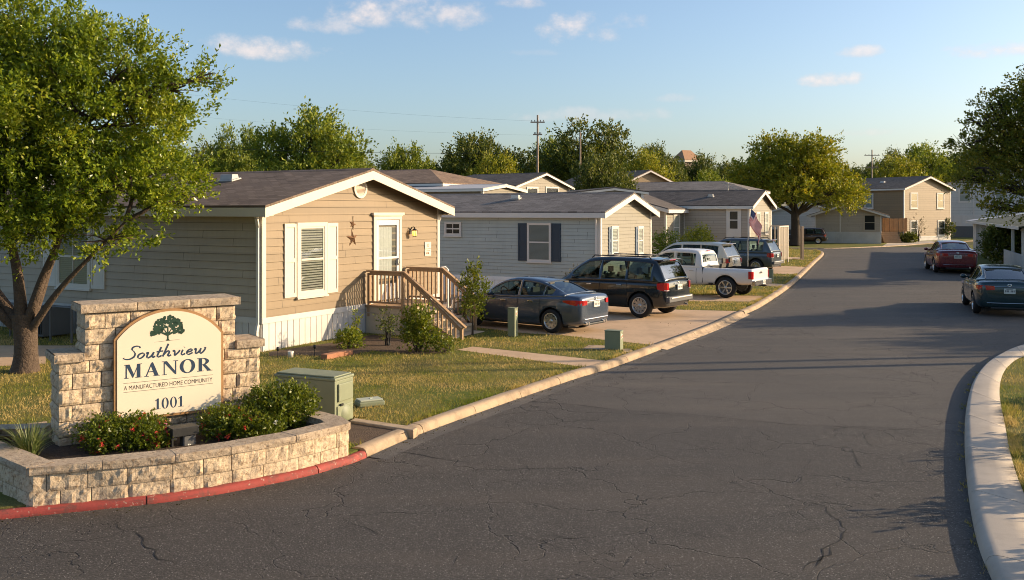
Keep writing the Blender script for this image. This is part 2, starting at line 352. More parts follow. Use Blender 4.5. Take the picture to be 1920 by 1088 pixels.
# ================================================================ SETTING
def off(path, d):       # offset a polyline to its left by d
    out=[]
    for i,p in enumerate(path):
        t=(path[min(i+1,len(path)-1)]-path[max(i-1,0)]).to_2d().normalized()
        out.append(Vector((p.x-t.y*d,p.y+t.x*d,p.z)))
    return out
def resample(path, step):
    P=[Vector(p) for p in path]; Q=[P[0]]
    # Catmull-Rom smoothing then even spacing
    D=[]
    for i in range(len(P)-1):
        a,b,c,d=P[max(i-1,0)],P[i],P[i+1],P[min(i+2,len(P)-1)]
        for k in range(12):
            t=k/12; D.append(.5*((2*b)+(c-a)*t+(2*a-5*b+4*c-d)*t*t+(3*b-a-3*c+d)*t**3))
    D.append(P[-1]); acc=0; Q=[D[0]]
    for i in range(1,len(D)):
        seg=(D[i]-D[i-1]).length; pos=0
        while acc+seg-pos>=step:
            pos+=step-acc; acc=0; Q.append(D[i-1].lerp(D[i],pos/seg))
        acc+=seg-pos
    Q.append(D[-1]); return Q
def sheet(name, pts, z, mat, thick=0.0):
    mb=MB(); P=[Vector((p[0],p[1],z)) for p in pts]
    if thick: mb.prism([p-Vector((0,0,thick)) for p in P],(0,0,thick))
    else: mb.poly(P)
    me=mb.mesh(name); bm=bmesh.new(); bm.from_mesh(me)
    bmesh.ops.recalc_face_normals(bm,faces=bm.faces[:])
    if not thick:
        for f in bm.faces:
            if f.normal.z<0: f.normal_flip()
    bmesh.ops.triangulate(bm,faces=bm.faces[:]); bm.to_mesh(me); bm.free()
    return struct(name,me,mat)

mb=MB(); n=48
mb.poly([(900*math.cos(2*PI*k/n),900*math.sin(2*PI*k/n)+100,-.03) for k in range(n)]); struct('ground',mb,MT['far'])
sheet('road',[(-70,-6),(90,-6),(90,84),(-70,84)],0.0,MT['asphalt'])

kl_px=[(-130,990),(5,975),(141,961),(250,950),(353,937),(465,917),(578,893),(640,875),(677,863),(770,822),(880,781),(990,742),(1080,711),(1150,690),(1240,656),(1343,616),(1398,590),(1432,573),(1479,541),(1507,516),(1529,494),(1544,479),(1541,473.5),(1523,470.5),(1473,468.5),(1380,468)]
KL=[gp(u,v) for u,v in kl_px]
KLs=resample(KL,.30)
def nearest_i(path,u,v):
    q=gp(u,v); return min(range(len(path)),key=lambda i:(path[i]-q).length)
i_red=nearest_i(KLs,677,860); i_d0=nearest_i(KLs,1238,657); i_d1=nearest_i(KLs,1396,591)
def kerb(name, path, mat, prof, seg=8, gap=.014, jit=.004, ramp=None):
    mb=MB(); base=0
    offs=[off(path,d) for d,z in prof]
    i=0
    while i<len(path)-1:
        j=min(i+seg,len(path)-1); rows=[]; dz=random.uniform(-jit,jit)
        for k in range(i,j+1):
            row=[]
            for a,(d,z) in enumerate(prof):
                p=offs[a][k].copy(); p.z=z+(dz if z>.03 else 0)
                if k==j:
                    q=offs[a][k-1].copy(); q.z=p.z; p=p.lerp(q,min(.5,gap/max((p-q).length,1e-4)))
                row.append(p)
            rows.append(row)
        mb.grid(rows,0,True)
        for r in (rows[0],rows[-1]): mb.poly(r,0)
        i=j
    o=struct(name,mb,mat); return o
PROF=[(0,-.02),(.0,.03),(.025,.095),(.06,.122),(.11,.128),(.19,.128),(.23,.118),(.235,.05)]
PROFR=[(-.0,-.02),(.0,.03),(.01,.06),(.03,.082),(.06,.088),(.10,.088),(.11,.03)]
RAMP=[(-.16,-.02),(-.14,.012),(.02,.03),(.06,.085),(.10,.106),(.26,.109),(.27,.05)]
kerb('red_kerb',KLs[:i_red+1],MT['kerbred'],PROFR,seg=7)
kerb('kerb',KLs[i_red:i_d0+1],MT['kerb'],PROF,seg=5)
kerb('dropped_kerb',KLs[i_d0:i_d1+1],MT['kerb'],RAMP,seg=9)
kerb('kerb',KLs[i_d1:],MT['kerb'],PROF,seg=6)
gut=MB(); g0=off(KLs[i_red:],-.015); g1=off(KLs[i_red:],-.30)
gut.grid([[Vector((a.x,a.y,.012)),Vector((b.x,b.y,.004))] for a,b in zip(g0,g1)]); 
tt=NT('gutter'); v=tt.wpos(); c=tt.mix(tt.ramp(tt.noise(v,1.5,6,.65),[(.4,0),(.65,1)]),(.085,.075,.066),(.15,.125,.10)); c=tt.mix(.4,c,tt.ramp(tt.noise(v,80,3),[(.35,.03),(.7,.2)]))
MT['gutter']=tt.done(tt.bsdf(c,.9,0,.2,tt.bump(tt.noise(v,70,3),.5,.01))); struct('gutter',gut,MT['gutter'])

inner=off(KLs,.12)
lawn_pts=[(p.x,p.y) for p in inner]+[(-70,79.5),(-70,8)]
sheet('lawn',lawn_pts,.10,MT['lawn'],.11)
# drives and walks laid on the lawn
HD=[]   # hard surfaces that carry no grass
def hard(name, px, mat, z=.104, extra=()):
    P=[(gp(u,v,z).x,gp(u,v,z).y) for u,v in px]+list(extra); HD.append(P); return sheet(name,P,z,mat)
kd=off(KLs,.20); k0=KLs[i_d0]; 
drv=[(kd[i].x,kd[i].y) for i in range(i_d0,i_d1+1)]
P=drv+[(gp(1270,581,.1).x,gp(1270,581,.1).y),(3.6,32.3),(-6,37.6),(-9,32.2)]+[(gp(878,612,.1).x,gp(878,612,.1).y),(gp(979,625,.1).x,gp(979,625,.1).y),(gp(1055,629,.1).x,gp(1055,629,.1).y),(gp(1135,638,.1).x,gp(1135,638,.1).y)]
HD.append(P); sheet('driveway',P,.104,MT['drive'])
hard('front_walk',[(858,656),(1106,690),(1124,684),(1140,677),(886,650)],MT['drive'])
hard('driveway',[(1290,565),(1405,565.5),(1434,558),(1432,555),(1360,554),(1200,551),(1150,556)],MT['drive'])
hard('front_walk',[(1432,536),(1481,538),(1486,533.5),(1432,531)],MT['drive'])
hard('driveway',[(1380,513),(1497,514.5),(1512,501),(1470,499),(1380,498)],MT['drive'])
hard('front_walk',[(1474,486),(1500,487),(1500,483),(1474,482)],MT['drive'])
hard('concrete_pad',[(1092,654),(1140,656),(1140,648),(1104,647)],MT['kerb'],.106)
hard('concrete_pad',[(1172,661),(1190,659),(1180,654),(1165,654)],MT['kerb'],.106)
# dirt beds along the tan house
bed=[(505,668),(560,666),(640,669),(700,658),(770,664),(850,662),(838,650),(700,628),(640,640),(505,660)]
P=[(gp(u,v,.104).x,gp(u,v,.104).y) for u,v in bed]; HD.append(P); sheet('soil_bed',P,.1045,MT['mulch'])
P=[(gp(u,v,.104).x,gp(u,v,.104).y) for u,v in [(667,836),(760,812),(765,803),(660,788),(600,800)]]; HD.append(P); sheet('bare_soil',P,.1045,MT['mulch'])
P=[(gp(u,v,.104).x,gp(u,v,.104).y) for u,v in [(-60,690),(86,682),(86,662),(160,648),(-60,648)]]; HD.append(P); sheet('side_path',P,.1045,MT['drive'])
P=[(gp(u,v,.104).x,gp(u,v,.104).y) for u,v in [(-60,815),(40,806),(88,800),(88,790),(30,797),(-60,803)]]; HD.append(P); sheet('side_path',P,.1045,MT['drive'])
# concrete edging from planter to street kerb
mb=MB(); a=gp(655,790,.13); b=gp(775,808,.13); d=Vector((.05,.19,0))
mb.prism([(a.x,a.y,0),(b.x,b.y,0),(b.x+d.x,b.y+d.y,0),(a.x+d.x,a.y+d.y,0)],(0,0,.14)); struct('concrete_edging',mb,MT['kerb'],bevel=.015)

# right-hand corner: broad kerb, grass, then a lot beyond
kr_px=[(1900,1260),(1875,1130),(1838,1040),(1822,975),(1812,900),(1808,830),(1811,770),(1823,725),(1847,692),(1880,670),(1920,654),(2000,636),(2200,612)]
KR=resample([gp(u,v) for u,v in kr_px],.30)
kri_px=[(2060,1260),(1990,1090),(1921,928),(1897,860),(1883,790),(1874,739),(1878,706),(1892,684),(1920,667),(2000,645),(2200,618)]
KRI=resample([gp(u,v,.125) for u,v in kri_px],.30)
mb=MB(); m=len(KR)
def sample(path,t):
    x=t*(len(path)-1); i=min(int(x),len(path)-2); return path[i].lerp(path[i+1],x-i)
N=96
for s0 in range(0,N,8):
    rows=[]
    for k in range(s0,s0+9):
        t=k/N if k<s0+8 else (k-.06)/N
        a=sample(KR,t); b=sample(KRI,t); a=a.copy(); b=b.copy(); a.z=b.z=0; w=(b-a).normalized()
        L=(b-a).length
        rows.append([a+w*dd+Vector((0,0,zz)) for dd,zz in ((0,-.02),(.012,.04),(.04,.09),(.09,.118),(.16,.126),(L*.6,.128),(L,.126),(L+.01,.05))])
    mb.grid(rows,0,True); mb.poly(rows[0]); mb.poly(rows[-1])
tt=NT('pale_kerb'); MT['kerbr']=concrete_mat('pale_kerb_concrete',(.43,.37,.30)); struct('corner_kerb',mb,MT['kerbr'])
LR=[(p.x-.0,p.y) for p in KRI]+[(34,17),(34,3),(8,3)]
sheet('corner_lawn',[(p[0],p[1]) for p in LR],.11,MT['lawn'],.12)
# far side of the bend
fe=[(1200,466),(1400,465.5),(1480,466),(1560,466.5),(1640,463.6),(1700,460.4),(1760,456),(1850,451)]
FE=[gp(u,v) for u,v in fe]
P=[(p.x,p.y) for p in FE]+[(90,130),(90,400),(-200,400),(-200,84),(-60,83)]
sheet('far_lawn',P,.03,MT['lawn'])
kerb('far_kerb',resample(FE,1.0),MT['kerb'],[(0,-.02),(.03,.06),(.15,.07),(.16,.02)],seg=4)
P=[(gp(u,v).x,gp(u,v).y) for u,v in [(1655,462),(1700,459.5),(1760,455.5),(1745,452.5),(1665,456)]]
sheet('driveway',P,.036,MT['kerbr'])
sheet('side_lot',[(23.6,52),(25.2,42),(31,34),(70,20),(70,95),(48,95),(31,70)],.03,MT['lawn'])

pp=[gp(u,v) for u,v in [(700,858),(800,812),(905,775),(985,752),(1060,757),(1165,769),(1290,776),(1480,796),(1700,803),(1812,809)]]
sheet('near_asphalt',[(p.x,p.y) for p in pp]+[(12,13.4),(14,-5),(-24,-5),(-20,9.0),(-8.5,9.0)]+[(p.x+.35,p.y+.2) for p in KLs[:i_red:4]],.004,MT['asphaltdark'])  # darker asphalt sheet over the near end of the road
# hand-laid cracks in the asphalt
mb=MB()
def crack(px, w=.02, jit=.05, z=.008):
    P=[gp(u,v,z) for u,v in px]; Q=[P[0]]
    for a,b in zip(P,P[1:]):
        L=(b-a).length; n=max(2,int(L/.12)); nn=Vector((-(b-a).y,(b-a).x,0)).normalized()
        for k in range(1,n+1):
            q=a.lerp(b,k/n); Q.append(q+nn*random.uniform(-jit,jit)*(k<n))
    rows=[]
    for i,q in enumerate(Q):
        t=(Q[min(i+1,len(Q)-1)]-Q[max(i-1,0)]).normalized(); nn=Vector((-t.y,t.x,0)); ww=w*.48*random.uniform(.25,1.1)*(1 if 0<i<len(Q)-1 else .2)
        rows.append([q-nn*ww/2,q+nn*ww/2])
    mb.grid(rows,0,False)
crack([(985,752),(1060,757),(1165,769),(1290,776),(1480,796),(1700,803)],.045,.03)
crack([(745,848),(800,855),(870,866),(960,877)],.04,.04)
crack([(960,858),(990,878),(985,885)],.025); crack([(990,880),(1060,884),(1130,886)],.02)
crack([(200,978),(270,1010),(290,1040),(330,1060)],.03,.05); crack([(640,970),(700,996),(730,1010)],.025,.05); crack([(470,935),(560,938)],.02)
crack([(925,987),(985,1005),(1030,1020),(1065,1035)],.02,.05); crack([(1015,1005),(1090,1010),(1115,1022)],.02,.05)
crack([(1505,1070),(1540,1050),(1556,1022),(1580,1000),(1578,985),(1560,968),(1550,950),(1500,940)],.04,.05); crack([(1556,1022),(1558,1040),(1530,1062)],.05,.05)
crack([(1615,880),(1612,872),(1602,855),(1600,840)],.03,.03); crack([(1500,915),(1510,880),(1520,860)],.03,.04)
crack([(1617,810),(1625,825),(1636,836),(1685,844)],.03,.03); crack([(1120,960),(1180,962),(1240,970)],.02,.05)
crack([(1240,985),(1300,1000),(1380,1012)],.02,.06); crack([(560,905),(610,912),(700,915)],.02,.04)
crack([(1700,1060),(1790,1080)],.02); crack([(1560,990),(1500,1000),(1430,990)],.018,.06)
crack([(1240,655),(1500,662),(1800,668)],.03,.03); crack([(1300,600),(1600,612)],.03,.05)
crack([(1250,890),(1330,895),(1400,915),(1470,920)],.02,.06); crack([(850,1060),(860,1040),(900,1050)],.02,.05)
struct('road_cracks',mb,MT['crack'])
# weeds / debris line along the right kerb
def pin(poly, X, Y):
    ins=np.zeros(len(X),bool); n=len(poly)
    for i in range(n):
        x0,y0=poly[i]; x1,y1=poly[(i+1)%n]
        if y0==y1: continue
        c=((Y<y0)!=(Y<y1)) & (X < (x1-x0)*(Y-y0)/(y1-y0)+x0); ins^=c
    return ins
# ================================================================ HOMES
def frame(o, a, out):      # wall frame: coordinates (along, out, z)
    a=Vector(a); out=Vector(out); M=Matrix.Identity(4)
    for i in range(3): M[i][0]=a[i]; M[i][1]=out[i]; M[i][2]=(0,0,1)[i]; M[i][3]=o[i]
    return M
def FR(): return frame((0,0,0),(1,0,0),(0,-1,0))
def LF(): return frame((0,0,0),(0,1,0),(-1,0,0))
sr=random.Random(4)
def siding(mb, W, z0, z1, zr=None, course=.18, mat=0, hw=None, gapmat=1):
    """lap boards as real geometry: every board leans out towards its lower edge and stands clear of the one below"""
    top = zr if zr else z1
    def rng(z):
        if z<=z1 or not zr: return 0,W
        t=(z-z1)/(zr-z1); return W/2*t, W-W/2*t
    bk=[(0,-.03,z0),(W,-.03,z0),(W,-.03,z1)]+([(W/2,-.03,zr)] if zr else [])+[(0,-.03,z1)]
    mb.poly(bk,gapmat)
    z=z0; gap=min(.0065,course*.045)
    while z<top-.01:
        zb=min(z+course,top); za=z+gap if z>z0 else z
        segs=[(za,zb)] if not (zr and za<z1<zb) else [(za,z1),(z1,zb)]
        for a,b in segs:
            l0,r0=rng(a); l1,r1=rng(b); f=lambda q:.020*(1-(q-z)/course)+.000
            mb.add([(l0,f(a),a),(r0,f(a),a),(r1,f(b),b),(l1,f(b),b)],[(0,1,2,3)],mat)
        l0,r0=rng(za); mb.add([(l0,.020,za),(r0,.020,za),(r0,-.03,za),(l0,-.03,za)],[(3,2,1,0)],mat)
        sx=sr.uniform(.3,3.6)
        while sx<W:
            lo,hi=max(rng(za)[0],rng(zb)[0]),min(rng(za)[1],rng(zb)[1])
            if lo+.05<sx<hi-.05: mb.add([(sx-.004,.0212,za+.002),(sx+.004,.0212,za+.002),(sx+.004,.0014,zb-.001),(sx-.004,.0014,zb-.001)],[(0,1,2,3)],gapmat)
            sx+=3.66
        z=zb
def house(name, label, loc, rz, W, L, zs, ze, zr, wall, roof, trim='white', skirt='skirt', over=.32, ev=.28, group=None,
          hf=0, hb=0, base=0.0, course=.18, cat='house', wall_left=None, wall_front=None, fas=.19, sk_panels=True, soffit=True):
    r=thing(name,label,cat,loc,rz,group)
    # walls
    mb=MB(FR()); siding(mb,W,zs,ze,zr if not hf else None,course); front=obj('wall',mb,[MT[wall_front or wall],MT['gap']],r)
    mb=MB(); mb.M=LF(); mb.flip=mb.M.to_3x3().determinant()<0; siding(mb,L,zs,ze,None,course)
    mb.M=frame((W,0,0),(0,1,0),(1,0,0)); mb.flip=mb.M.to_3x3().determinant()<0; siding(mb,L,zs,ze,None,course)
    mb.M=frame((0,L,0),(1,0,0),(0,1,0)); mb.flip=mb.M.to_3x3().determinant()<0; siding(mb,W,zs,ze,zr if not hb else None,course)
    obj('wall',mb,[MT[wall_left or wall],MT['gap']],r)
    # skirting: upright panels with a rail on top
    if zs>base+.05:
        mb=MB()
        for Mx,Ln in ((FR(),W),(LF(),L),(frame((W,0,0),(0,1,0),(1,0,0)),L),(frame((0,L,0),(1,0,0),(0,1,0)),W)):
            mb.M=Mx; mb.flip=Mx.to_3x3().determinant()<0
            x=0; 
            while x<Ln-.01:
                x1=min(x+.203,Ln); mb.box((x+.009,-.06,base),(x1-.009,.012,zs-.1)); x=x1
            mb.box((0,-.12,base),(Ln,-.055,zs)); mb.box((-.03,-.10,zs-.12),(Ln+.03,.034,zs+.012))
        obj('skirting',mb,MT[skirt],r)
    # corner trim
    for cx,sx in ((0,-1),(W,1)):
        for cy,sy in ((0,-1),(L,1)):
            mb=MB(); mb.box((min(cx+sx*.032,cx-sx*.09),min(cy+sy*.032,cy-sy*.09),zs+.013),(max(cx+sx*.032,cx-sx*.09),max(cy+sy*.032,cy-sy*.09),ze-.02))
            obj('corner_trim',mb,MT[trim],r)
    # roof
    k=(zr-ze)/(W/2); zt=.07; ex=ev; y0=-over; y1=L+over; mb=MB()
    def Z(x): return ze+k*(x if x<=W/2 else W-x)+zt
    zE=Z(-ex)
    A=[Vector((-ex,y0,zE)),Vector((W+ex,y0,zE)),Vector((W+ex,y1,zE)),Vector((-ex,y1,zE))]
    rf=Vector((W/2,y0+hf,zr+zt)); rb=Vector((W/2,y1-hb,zr+zt)); dn=Vector((0,0,-.05))
    for q in ([A[0],rf,rb,A[3]],[A[1],A[2],rb,rf]): mb.prism([p+dn for p in q],(0,0,.05))
    if hf: mb.prism([p+dn for p in (A[0],A[1],rf)],(0,0,.05))
    if hb: mb.prism([p+dn for p in (A[2],A[3],rb)],(0,0,.05))
    # ridge cap
    mb.prism([(W/2-.14,rf.y+.004,zr+zt-.14*k+.004),(W/2,rf.y+.004,zr+zt+.022),(W/2+.14,rf.y+.004,zr+zt-.14*k+.004)],(0,rb.y-rf.y-.008,0))
    ro=obj('roof',mb,MT[roof],r)
    # fascia, rakes, soffit
    mb=MB(); dz=-.055
    def rake(y, s):
        for xa,xb in ((-ex,W/2),(W+ex,W/2)):
            pa=Vector((xa,y,zE+dz)); pb=Vector((xb,y,zr+zt+dz)); dv=Vector((0,0,-fas))
            mb.prism([pa,pb,pb+dv,pa+dv],(0,s*.03,0))
    if not hf: rake(y0,1)
    if not hb: rake(y1,-1)
    for xx,s in ((-ex,1),(W+ex,-1)): mb.box((min(xx,xx+s*.03),y0+.031,zE+dz-fas*.9),(max(xx,xx+s*.03),y1-.031,zE+dz+.003))
    if hf: mb.box((-ex+.031,y0,zE+dz-fas*.9),(W+ex-.031,y0+.03,zE+dz+.003))
    if soffit:
        for xa,xb in ((-ex+.03,0.0),(W,W+ex-.03)):
            mb.box((xa,y0+.03,zE+dz-fas*.9+.02),(xb,y1-.03,zE+dz-fas*.9+.03))
    obj('fascia',mb,MT[trim],r)
    return r
def window(par, M, a0, a1, z0, z1, trim='white', cas=.08, blinds=True, curtain=False, shutters=None, shw=.3, muntin=0, rail=True, slats=None, shut_sides=(1,1), sash='white', bm='blind', cover=.75):
    mb=MB(M); d=.055
    mb.box((a0-cas,.005,z0-cas),(a0,d,z1+cas)); mb.box((a1,.005,z0-cas),(a1+cas,d,z1+cas))
    mb.box((a0,.005,z1),(a1,d,z1+cas)); mb.box((a0,.005,z0-cas),(a1,d,z0))
    mb.box((a0-cas-.02,.005,z0-cas-.045),(a1+cas+.02,d+.03,z0-cas))
    s=min(.045,(a1-a0)*.1)
    mb.box((a0,.02,z0),(a0+s,d-.012,z1)); mb.box((a1-s,.02,z0),(a1,d-.012,z1)); mb.box((a0+s,.02,z1-s),(a1-s,d-.012,z1)); mb.box((a0+s,.02,z0),(a1-s,d-.012,z0+s))
    zm=(z0+z1)/2
    if rail: mb.box((a0+s,.022,zm-.025),(a1-s,d-.006,zm+.025))
    for q in range(1,muntin+1):
        x=a0+(a1-a0)*q/(muntin+1); mb.box((x-.012,.03,z0+s),(x+.012,d-.01,z1-s))
    w=obj('window',mb,MT[trim],par)
    mb=MB(M); mb.poly([(a0,.034,z0),(a1,.034,z0),(a1,.034,z1),(a0,.034,z1)]); obj('pane',mb,MT['glass'],w)
    mb=MB(M); mb.box((a0,.0185,z0),(a1,.021,z1)); obj('backing',mb,MT['dark'],w)
    if blinds:
        mb=MB(M); z=z0+s+.01; st=slats or .05
        while z<z1-s:
            mb.add([(a0+s,.023,z+st*cover),(a1-s,.023,z+st*cover),(a1-s,.031,z),(a0+s,.031,z)],[(0,1,2,3)]); z+=st
        obj('blinds',mb,MT[bm],w)
    if curtain:
        mb=MB(M); rows=[[],[]]; n=40
        for k in range(n+1):
            x=a0+s+(a1-a0-2*s)*k/n; dd=.026+.004*math.sin(k*1.9)+.002*math.sin(k*.7)
            rows[0].append((x,dd,z0+s)); rows[1].append((x,dd,z1-s))
        mb.grid(rows); obj('curtain',mb,MT['curtain'],w)
    if shutters:
        for sd,on in zip((-1,1),shut_sides):
            if not on: continue
            mb=MB(M); xa=(a0-cas-.02-shw) if sd<0 else a1+cas+.02; xb=xa+shw
            h0=z0-cas+.02; h1=z1+cas-.02; zc=(h0+h1)/2
            mb.box((xa,.005,h0),(xb,.03,h1))
            for zz0,zz1 in ((h0,h0+.09),(zc-.045,zc+.045),(h1-.09,h1)): mb.box((xa+.055,.0302,zz0),(xb-.055,.045,zz1))
            mb.box((xa,.0302,h0),(xa+.055,.045,h1)); mb.box((xb-.055,.0302,h0),(xb,.045,h1))
            obj('shutter',mb,MT[shutters],par)
    return w
def downspout(par, pts, mat='white'):
    mb=MB()
    for p,q in zip(pts,pts[1:]): mb.bar(p,q,.07,.07)
    obj('downspout',mb,MT[mat],par,bevel=.006)
def roof_vent(par, x, y, z, k, s=.3, mat='rooflight'):
    mb=MB(); T=Matrix.Translation((x,y,z))@Matrix.Rotation(-math.atan(k),4,'Y')
    mb.box((-s*.5,-s*.75,-.02),(s*.5,s*.75,.02),0,T); mb.prism([T@Vector(p) for p in ((-s*.35,-s*.6,.02),(s*.4,-s*.6,.02),(s*.35,-s*.6,.12),(-s*.2,-s*.6,.16))],T.to_3x3()@Vector((0,s*1.2,0)))
    obj('roof_vent',mb,MT[mat],par,bevel=.01)

RZ=math.atan2(.876,.482); N2=Vector((.876,-.482,0)); D1=Vector((.482,.876,0))
# ---- the tan home
P1=Vector((-5.66,21.15,0)); W1=7.24; L1=17.0; ZS1,ZE1,ZR1=.85,3.42,4.31
h1=house('tan_house','tan gabled manufactured home with cream shutters and a wooden porch, beside the sign wall',P1,RZ,W1,L1,ZS1,ZE1,ZR1,'tan','roof','cream',over=.38,ev=.30,wall_left='tan_fill',cat='house',fas=.22)
def fx(px):         # along-facade coordinate seen at pixel column px
    k=(px-960)/F; return (P1.x-k*P1.y)/(k*D1.y-D1.x)
def fz(px,py):
    s=fx(px); return CH-(py-HZ)*(P1.y+s*D1.y)/F
def lx(px):
    k=(px-960)/F; return (P1.x-k*P1.y)/(k*.482+.876)
f=FR()
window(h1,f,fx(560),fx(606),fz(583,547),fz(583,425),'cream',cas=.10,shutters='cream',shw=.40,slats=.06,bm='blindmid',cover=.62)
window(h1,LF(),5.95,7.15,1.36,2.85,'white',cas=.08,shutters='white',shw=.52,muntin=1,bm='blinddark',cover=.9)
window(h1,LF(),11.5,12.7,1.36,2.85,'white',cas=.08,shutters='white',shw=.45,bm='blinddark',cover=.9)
# oval vent
mb=MB(f); cx,cz=fx(674),fz(674,354); n=28
def ell(rx,rz,d): return [(cx+rx*math.cos(2*PI*k/n),d,cz+rz*math.sin(2*PI*k/n)) for k in range(n+1)]
mb.grid([ell(.27,.25,.004),ell(.27,.25,.05),ell(.20,.18,.05),ell(.19,.17,.022)],0,False); mb.poly(ell(.19,.17,.022)[:-1])
for q in range(-5,6):
    zz=q*.03; w=.185*math.sqrt(max(0,1-(zz/.17)**2)); mb.box((cx-w,.026,cz+zz-.009),(cx+w,.040,cz+zz+.006))
obj('gable_vent',mb,MT['cream'],h1)
mb=MB(f); mb.poly([(cx+.188*math.cos(2*PI*k/n),.0235,cz+.168*math.sin(2*PI*k/n)) for k in range(n)]); obj('vent_backing',mb,MT['rust'],h1)
# door
d0,d1=fx(703),fx(746); dz0=.90; dz1=fz(725,412)
mb=MB(f); c=.11
mb.box((d0-c,.005,dz0-.05),(d0,.06,dz1)); mb.box((d1,.005,dz0-.05),(d1+c,.06,dz1)); mb.box((d0-c,.005,dz1),(d1+c,.06,dz1+.12)); mb.box((d0-c-.07,.005,dz1+.12),(d1+c+.07,.10,dz1+.19)); mb.box((d0-c-.03,.005,dz1+.09),(d1+c+.03,.08,dz1+.12))
obj('door_frame',mb,MT['cream'],h1,bevel=.006)
mb=MB(f); st=.11; 
mb.box((d0+.01,.012,dz0),(d0+st,.045,dz1-.01)); mb.box((d1-st,.012,dz0),(d1-.01,.045,dz1-.01)); mb.box((d0+st,.012,dz1-.15),(d1-st,.045,dz1-.01)); mb.box((d0+st,.012,dz0),(d1-st,.045,dz0+.42)); zm=dz0+1.12; mb.box((d0+st,.014,zm-.03),(d1-st,.047,zm+.03))
dr=obj('storm_door',mb,MT['white'],h1,bevel=.004)
mb=MB(f); mb.poly([(d0+st,.036,dz0+.42),(d1-st,.036,dz0+.42),(d1-st,.036,dz1-.15),(d0+st,.036,dz1-.15)]); obj('pane',mb,MT['glass'],dr)
mb=MB(f); mb.box((d0+st,.0115,dz0+.42),(d1-st,.014,dz1-.15)); obj('inner_door',mb,simple('door_inside',(.10,.085,.065),.7,var=.4,vs=3),dr)
mb=MB(f); rows=[[],[]]
for k in range(31):
    x=d0+st+.02+(d1-d0-2*st)*.72*k/30; dd=.024+.006*math.sin(k*1.7)
    rows[0].append((x,dd,zm-.55)); rows[1].append((x,dd,dz1-.2))
mb.grid(rows); obj('curtain',mb,MT['curtain'],dr)
mb=MB(f); mb.box((d1-.085,.046,zm-.22),(d1-.05,.07,zm-.02)); mb.tube([(d1-.068,.07,zm-.2),(d1-.068,.11,zm-.15),(d1-.068,.11,zm-.07),(d1-.068,.07,zm-.03)],.012,6); obj('handle',mb,MT['metal'],dr)
# barn stars hanging on the wall
def star(mb, cx, cz, r, tilt=0):
    ctr=(cx,.07*r/.2,cz); P=[]
    for k in range(10):
        w=PI/2+k*PI/5+tilt; q=r if k%2==0 else r*.42; P.append((cx+q*math.cos(w),.006,cz+q*math.sin(w)))
    for k in range(10): mb.add([ctr,P[k],P[(k+1)%10]],[(0,2,1)])
st=thing('barn_star','five pointed rusty metal barn star with a smaller star above, hung on the tan wall','wall decoration',P1,RZ)
mb=MB(f); star(mb,fx(660),fz(660,447),.235,.1); obj('large_star',mb,MT['rust'],st)
mb=MB(f); star(mb,fx(660.5),fz(660,421),.15,-.35); obj('small_star',mb,MT['rust'],st)
mb=MB(f); mb.tube([(fx(660),.03,fz(660,432)),(fx(661),.02,fz(660,405))],.007,5); obj('hanging_wire',mb,MT['rust'],st)
# wall lantern, lit
ln=thing('wall_lantern','lit amber carriage lantern on the tan wall beside the door','wall lamp',P1,RZ)
lxx,lzz=fx(768.5),fz(768,437)
mb=MB(f); T=f@Matrix.Translation((lxx,.16,lzz)); mb.M=T
mb.lathe([(.0,.165),(.012,.16),(.012,.13),(.03,.12),(.085,.075),(.09,.065),(.0,.065)],8,0,None,False)
mb.lathe([(.0,-.105),(.05,-.10),(.062,-.085),(.0,-.085)],8,0,None,False)
for k in range(6):
    w=2*PI*k/6; mb.bar((.078*math.cos(w),.078*math.sin(w),.066),(.058*math.cos(w),.058*math.sin(w),-.088),.010,.010)
mb.M=f; mb.tube([(lxx,.005,lzz+.06),(lxx,.07,lzz+.16),(lxx,.13,lzz+.17),(lxx,.16,lzz+.15)],.014,6); mb.box((lxx-.045,.004,lzz-.03),(lxx+.045,.022,lzz+.13)); obj('lamp_body',mb,MT['black'],ln)
mb=MB(f); mb.M=T; mb.lathe([(.0,.06),(.070,.06),(.052,-.085),(.0,-.085)],6,0,None,False); obj('glass_shade',mb,MT['glow'],ln)
# number plaque
pq=thing('house_plaque','small cream two part house plaque on the tan wall right of the lantern'.replace('right of','beyond'),'plaque',P1,RZ)
px,pz=fx(801),fz(801,467)
for dz,nm in ((.105,'upper_plate'),(-.105,'lower_plate')):
    mb=MB(f); mb.box((px-.16,.012,pz+dz-.098),(px+.16,.03,pz+dz+.098)); o=obj(nm,mb,MT['cream'],pq,bevel=.006)
    mb=MB(f)
    if dz>0:
        for k in range(14):
            w=2*PI*k/14; w2=2*PI*(k+1)/14
            mb.add([(px+.045*math.cos(w),.0312,pz+dz+.05*math.sin(w)),(px+.045*math.cos(w2),.0312,pz+dz+.05*math.sin(w2)),(px+.03*math.cos(w2),.0312,pz+dz+.035*math.sin(w2)),(px+.03*math.cos(w),.0312,pz+dz+.035*math.sin(w))],[(0,1,2,3)])
    else:
        for q in (-.06,.02): mb.box((px+q-.03,.0302,pz+dz-.045),(px+q+.03,.0312,pz+dz+.01)); 
        mb.box((px-.1,.0302,pz+dz+.045),(px+.1,.0312,pz+dz+.06))
    obj('engraving',mb,MT['rust'],o)
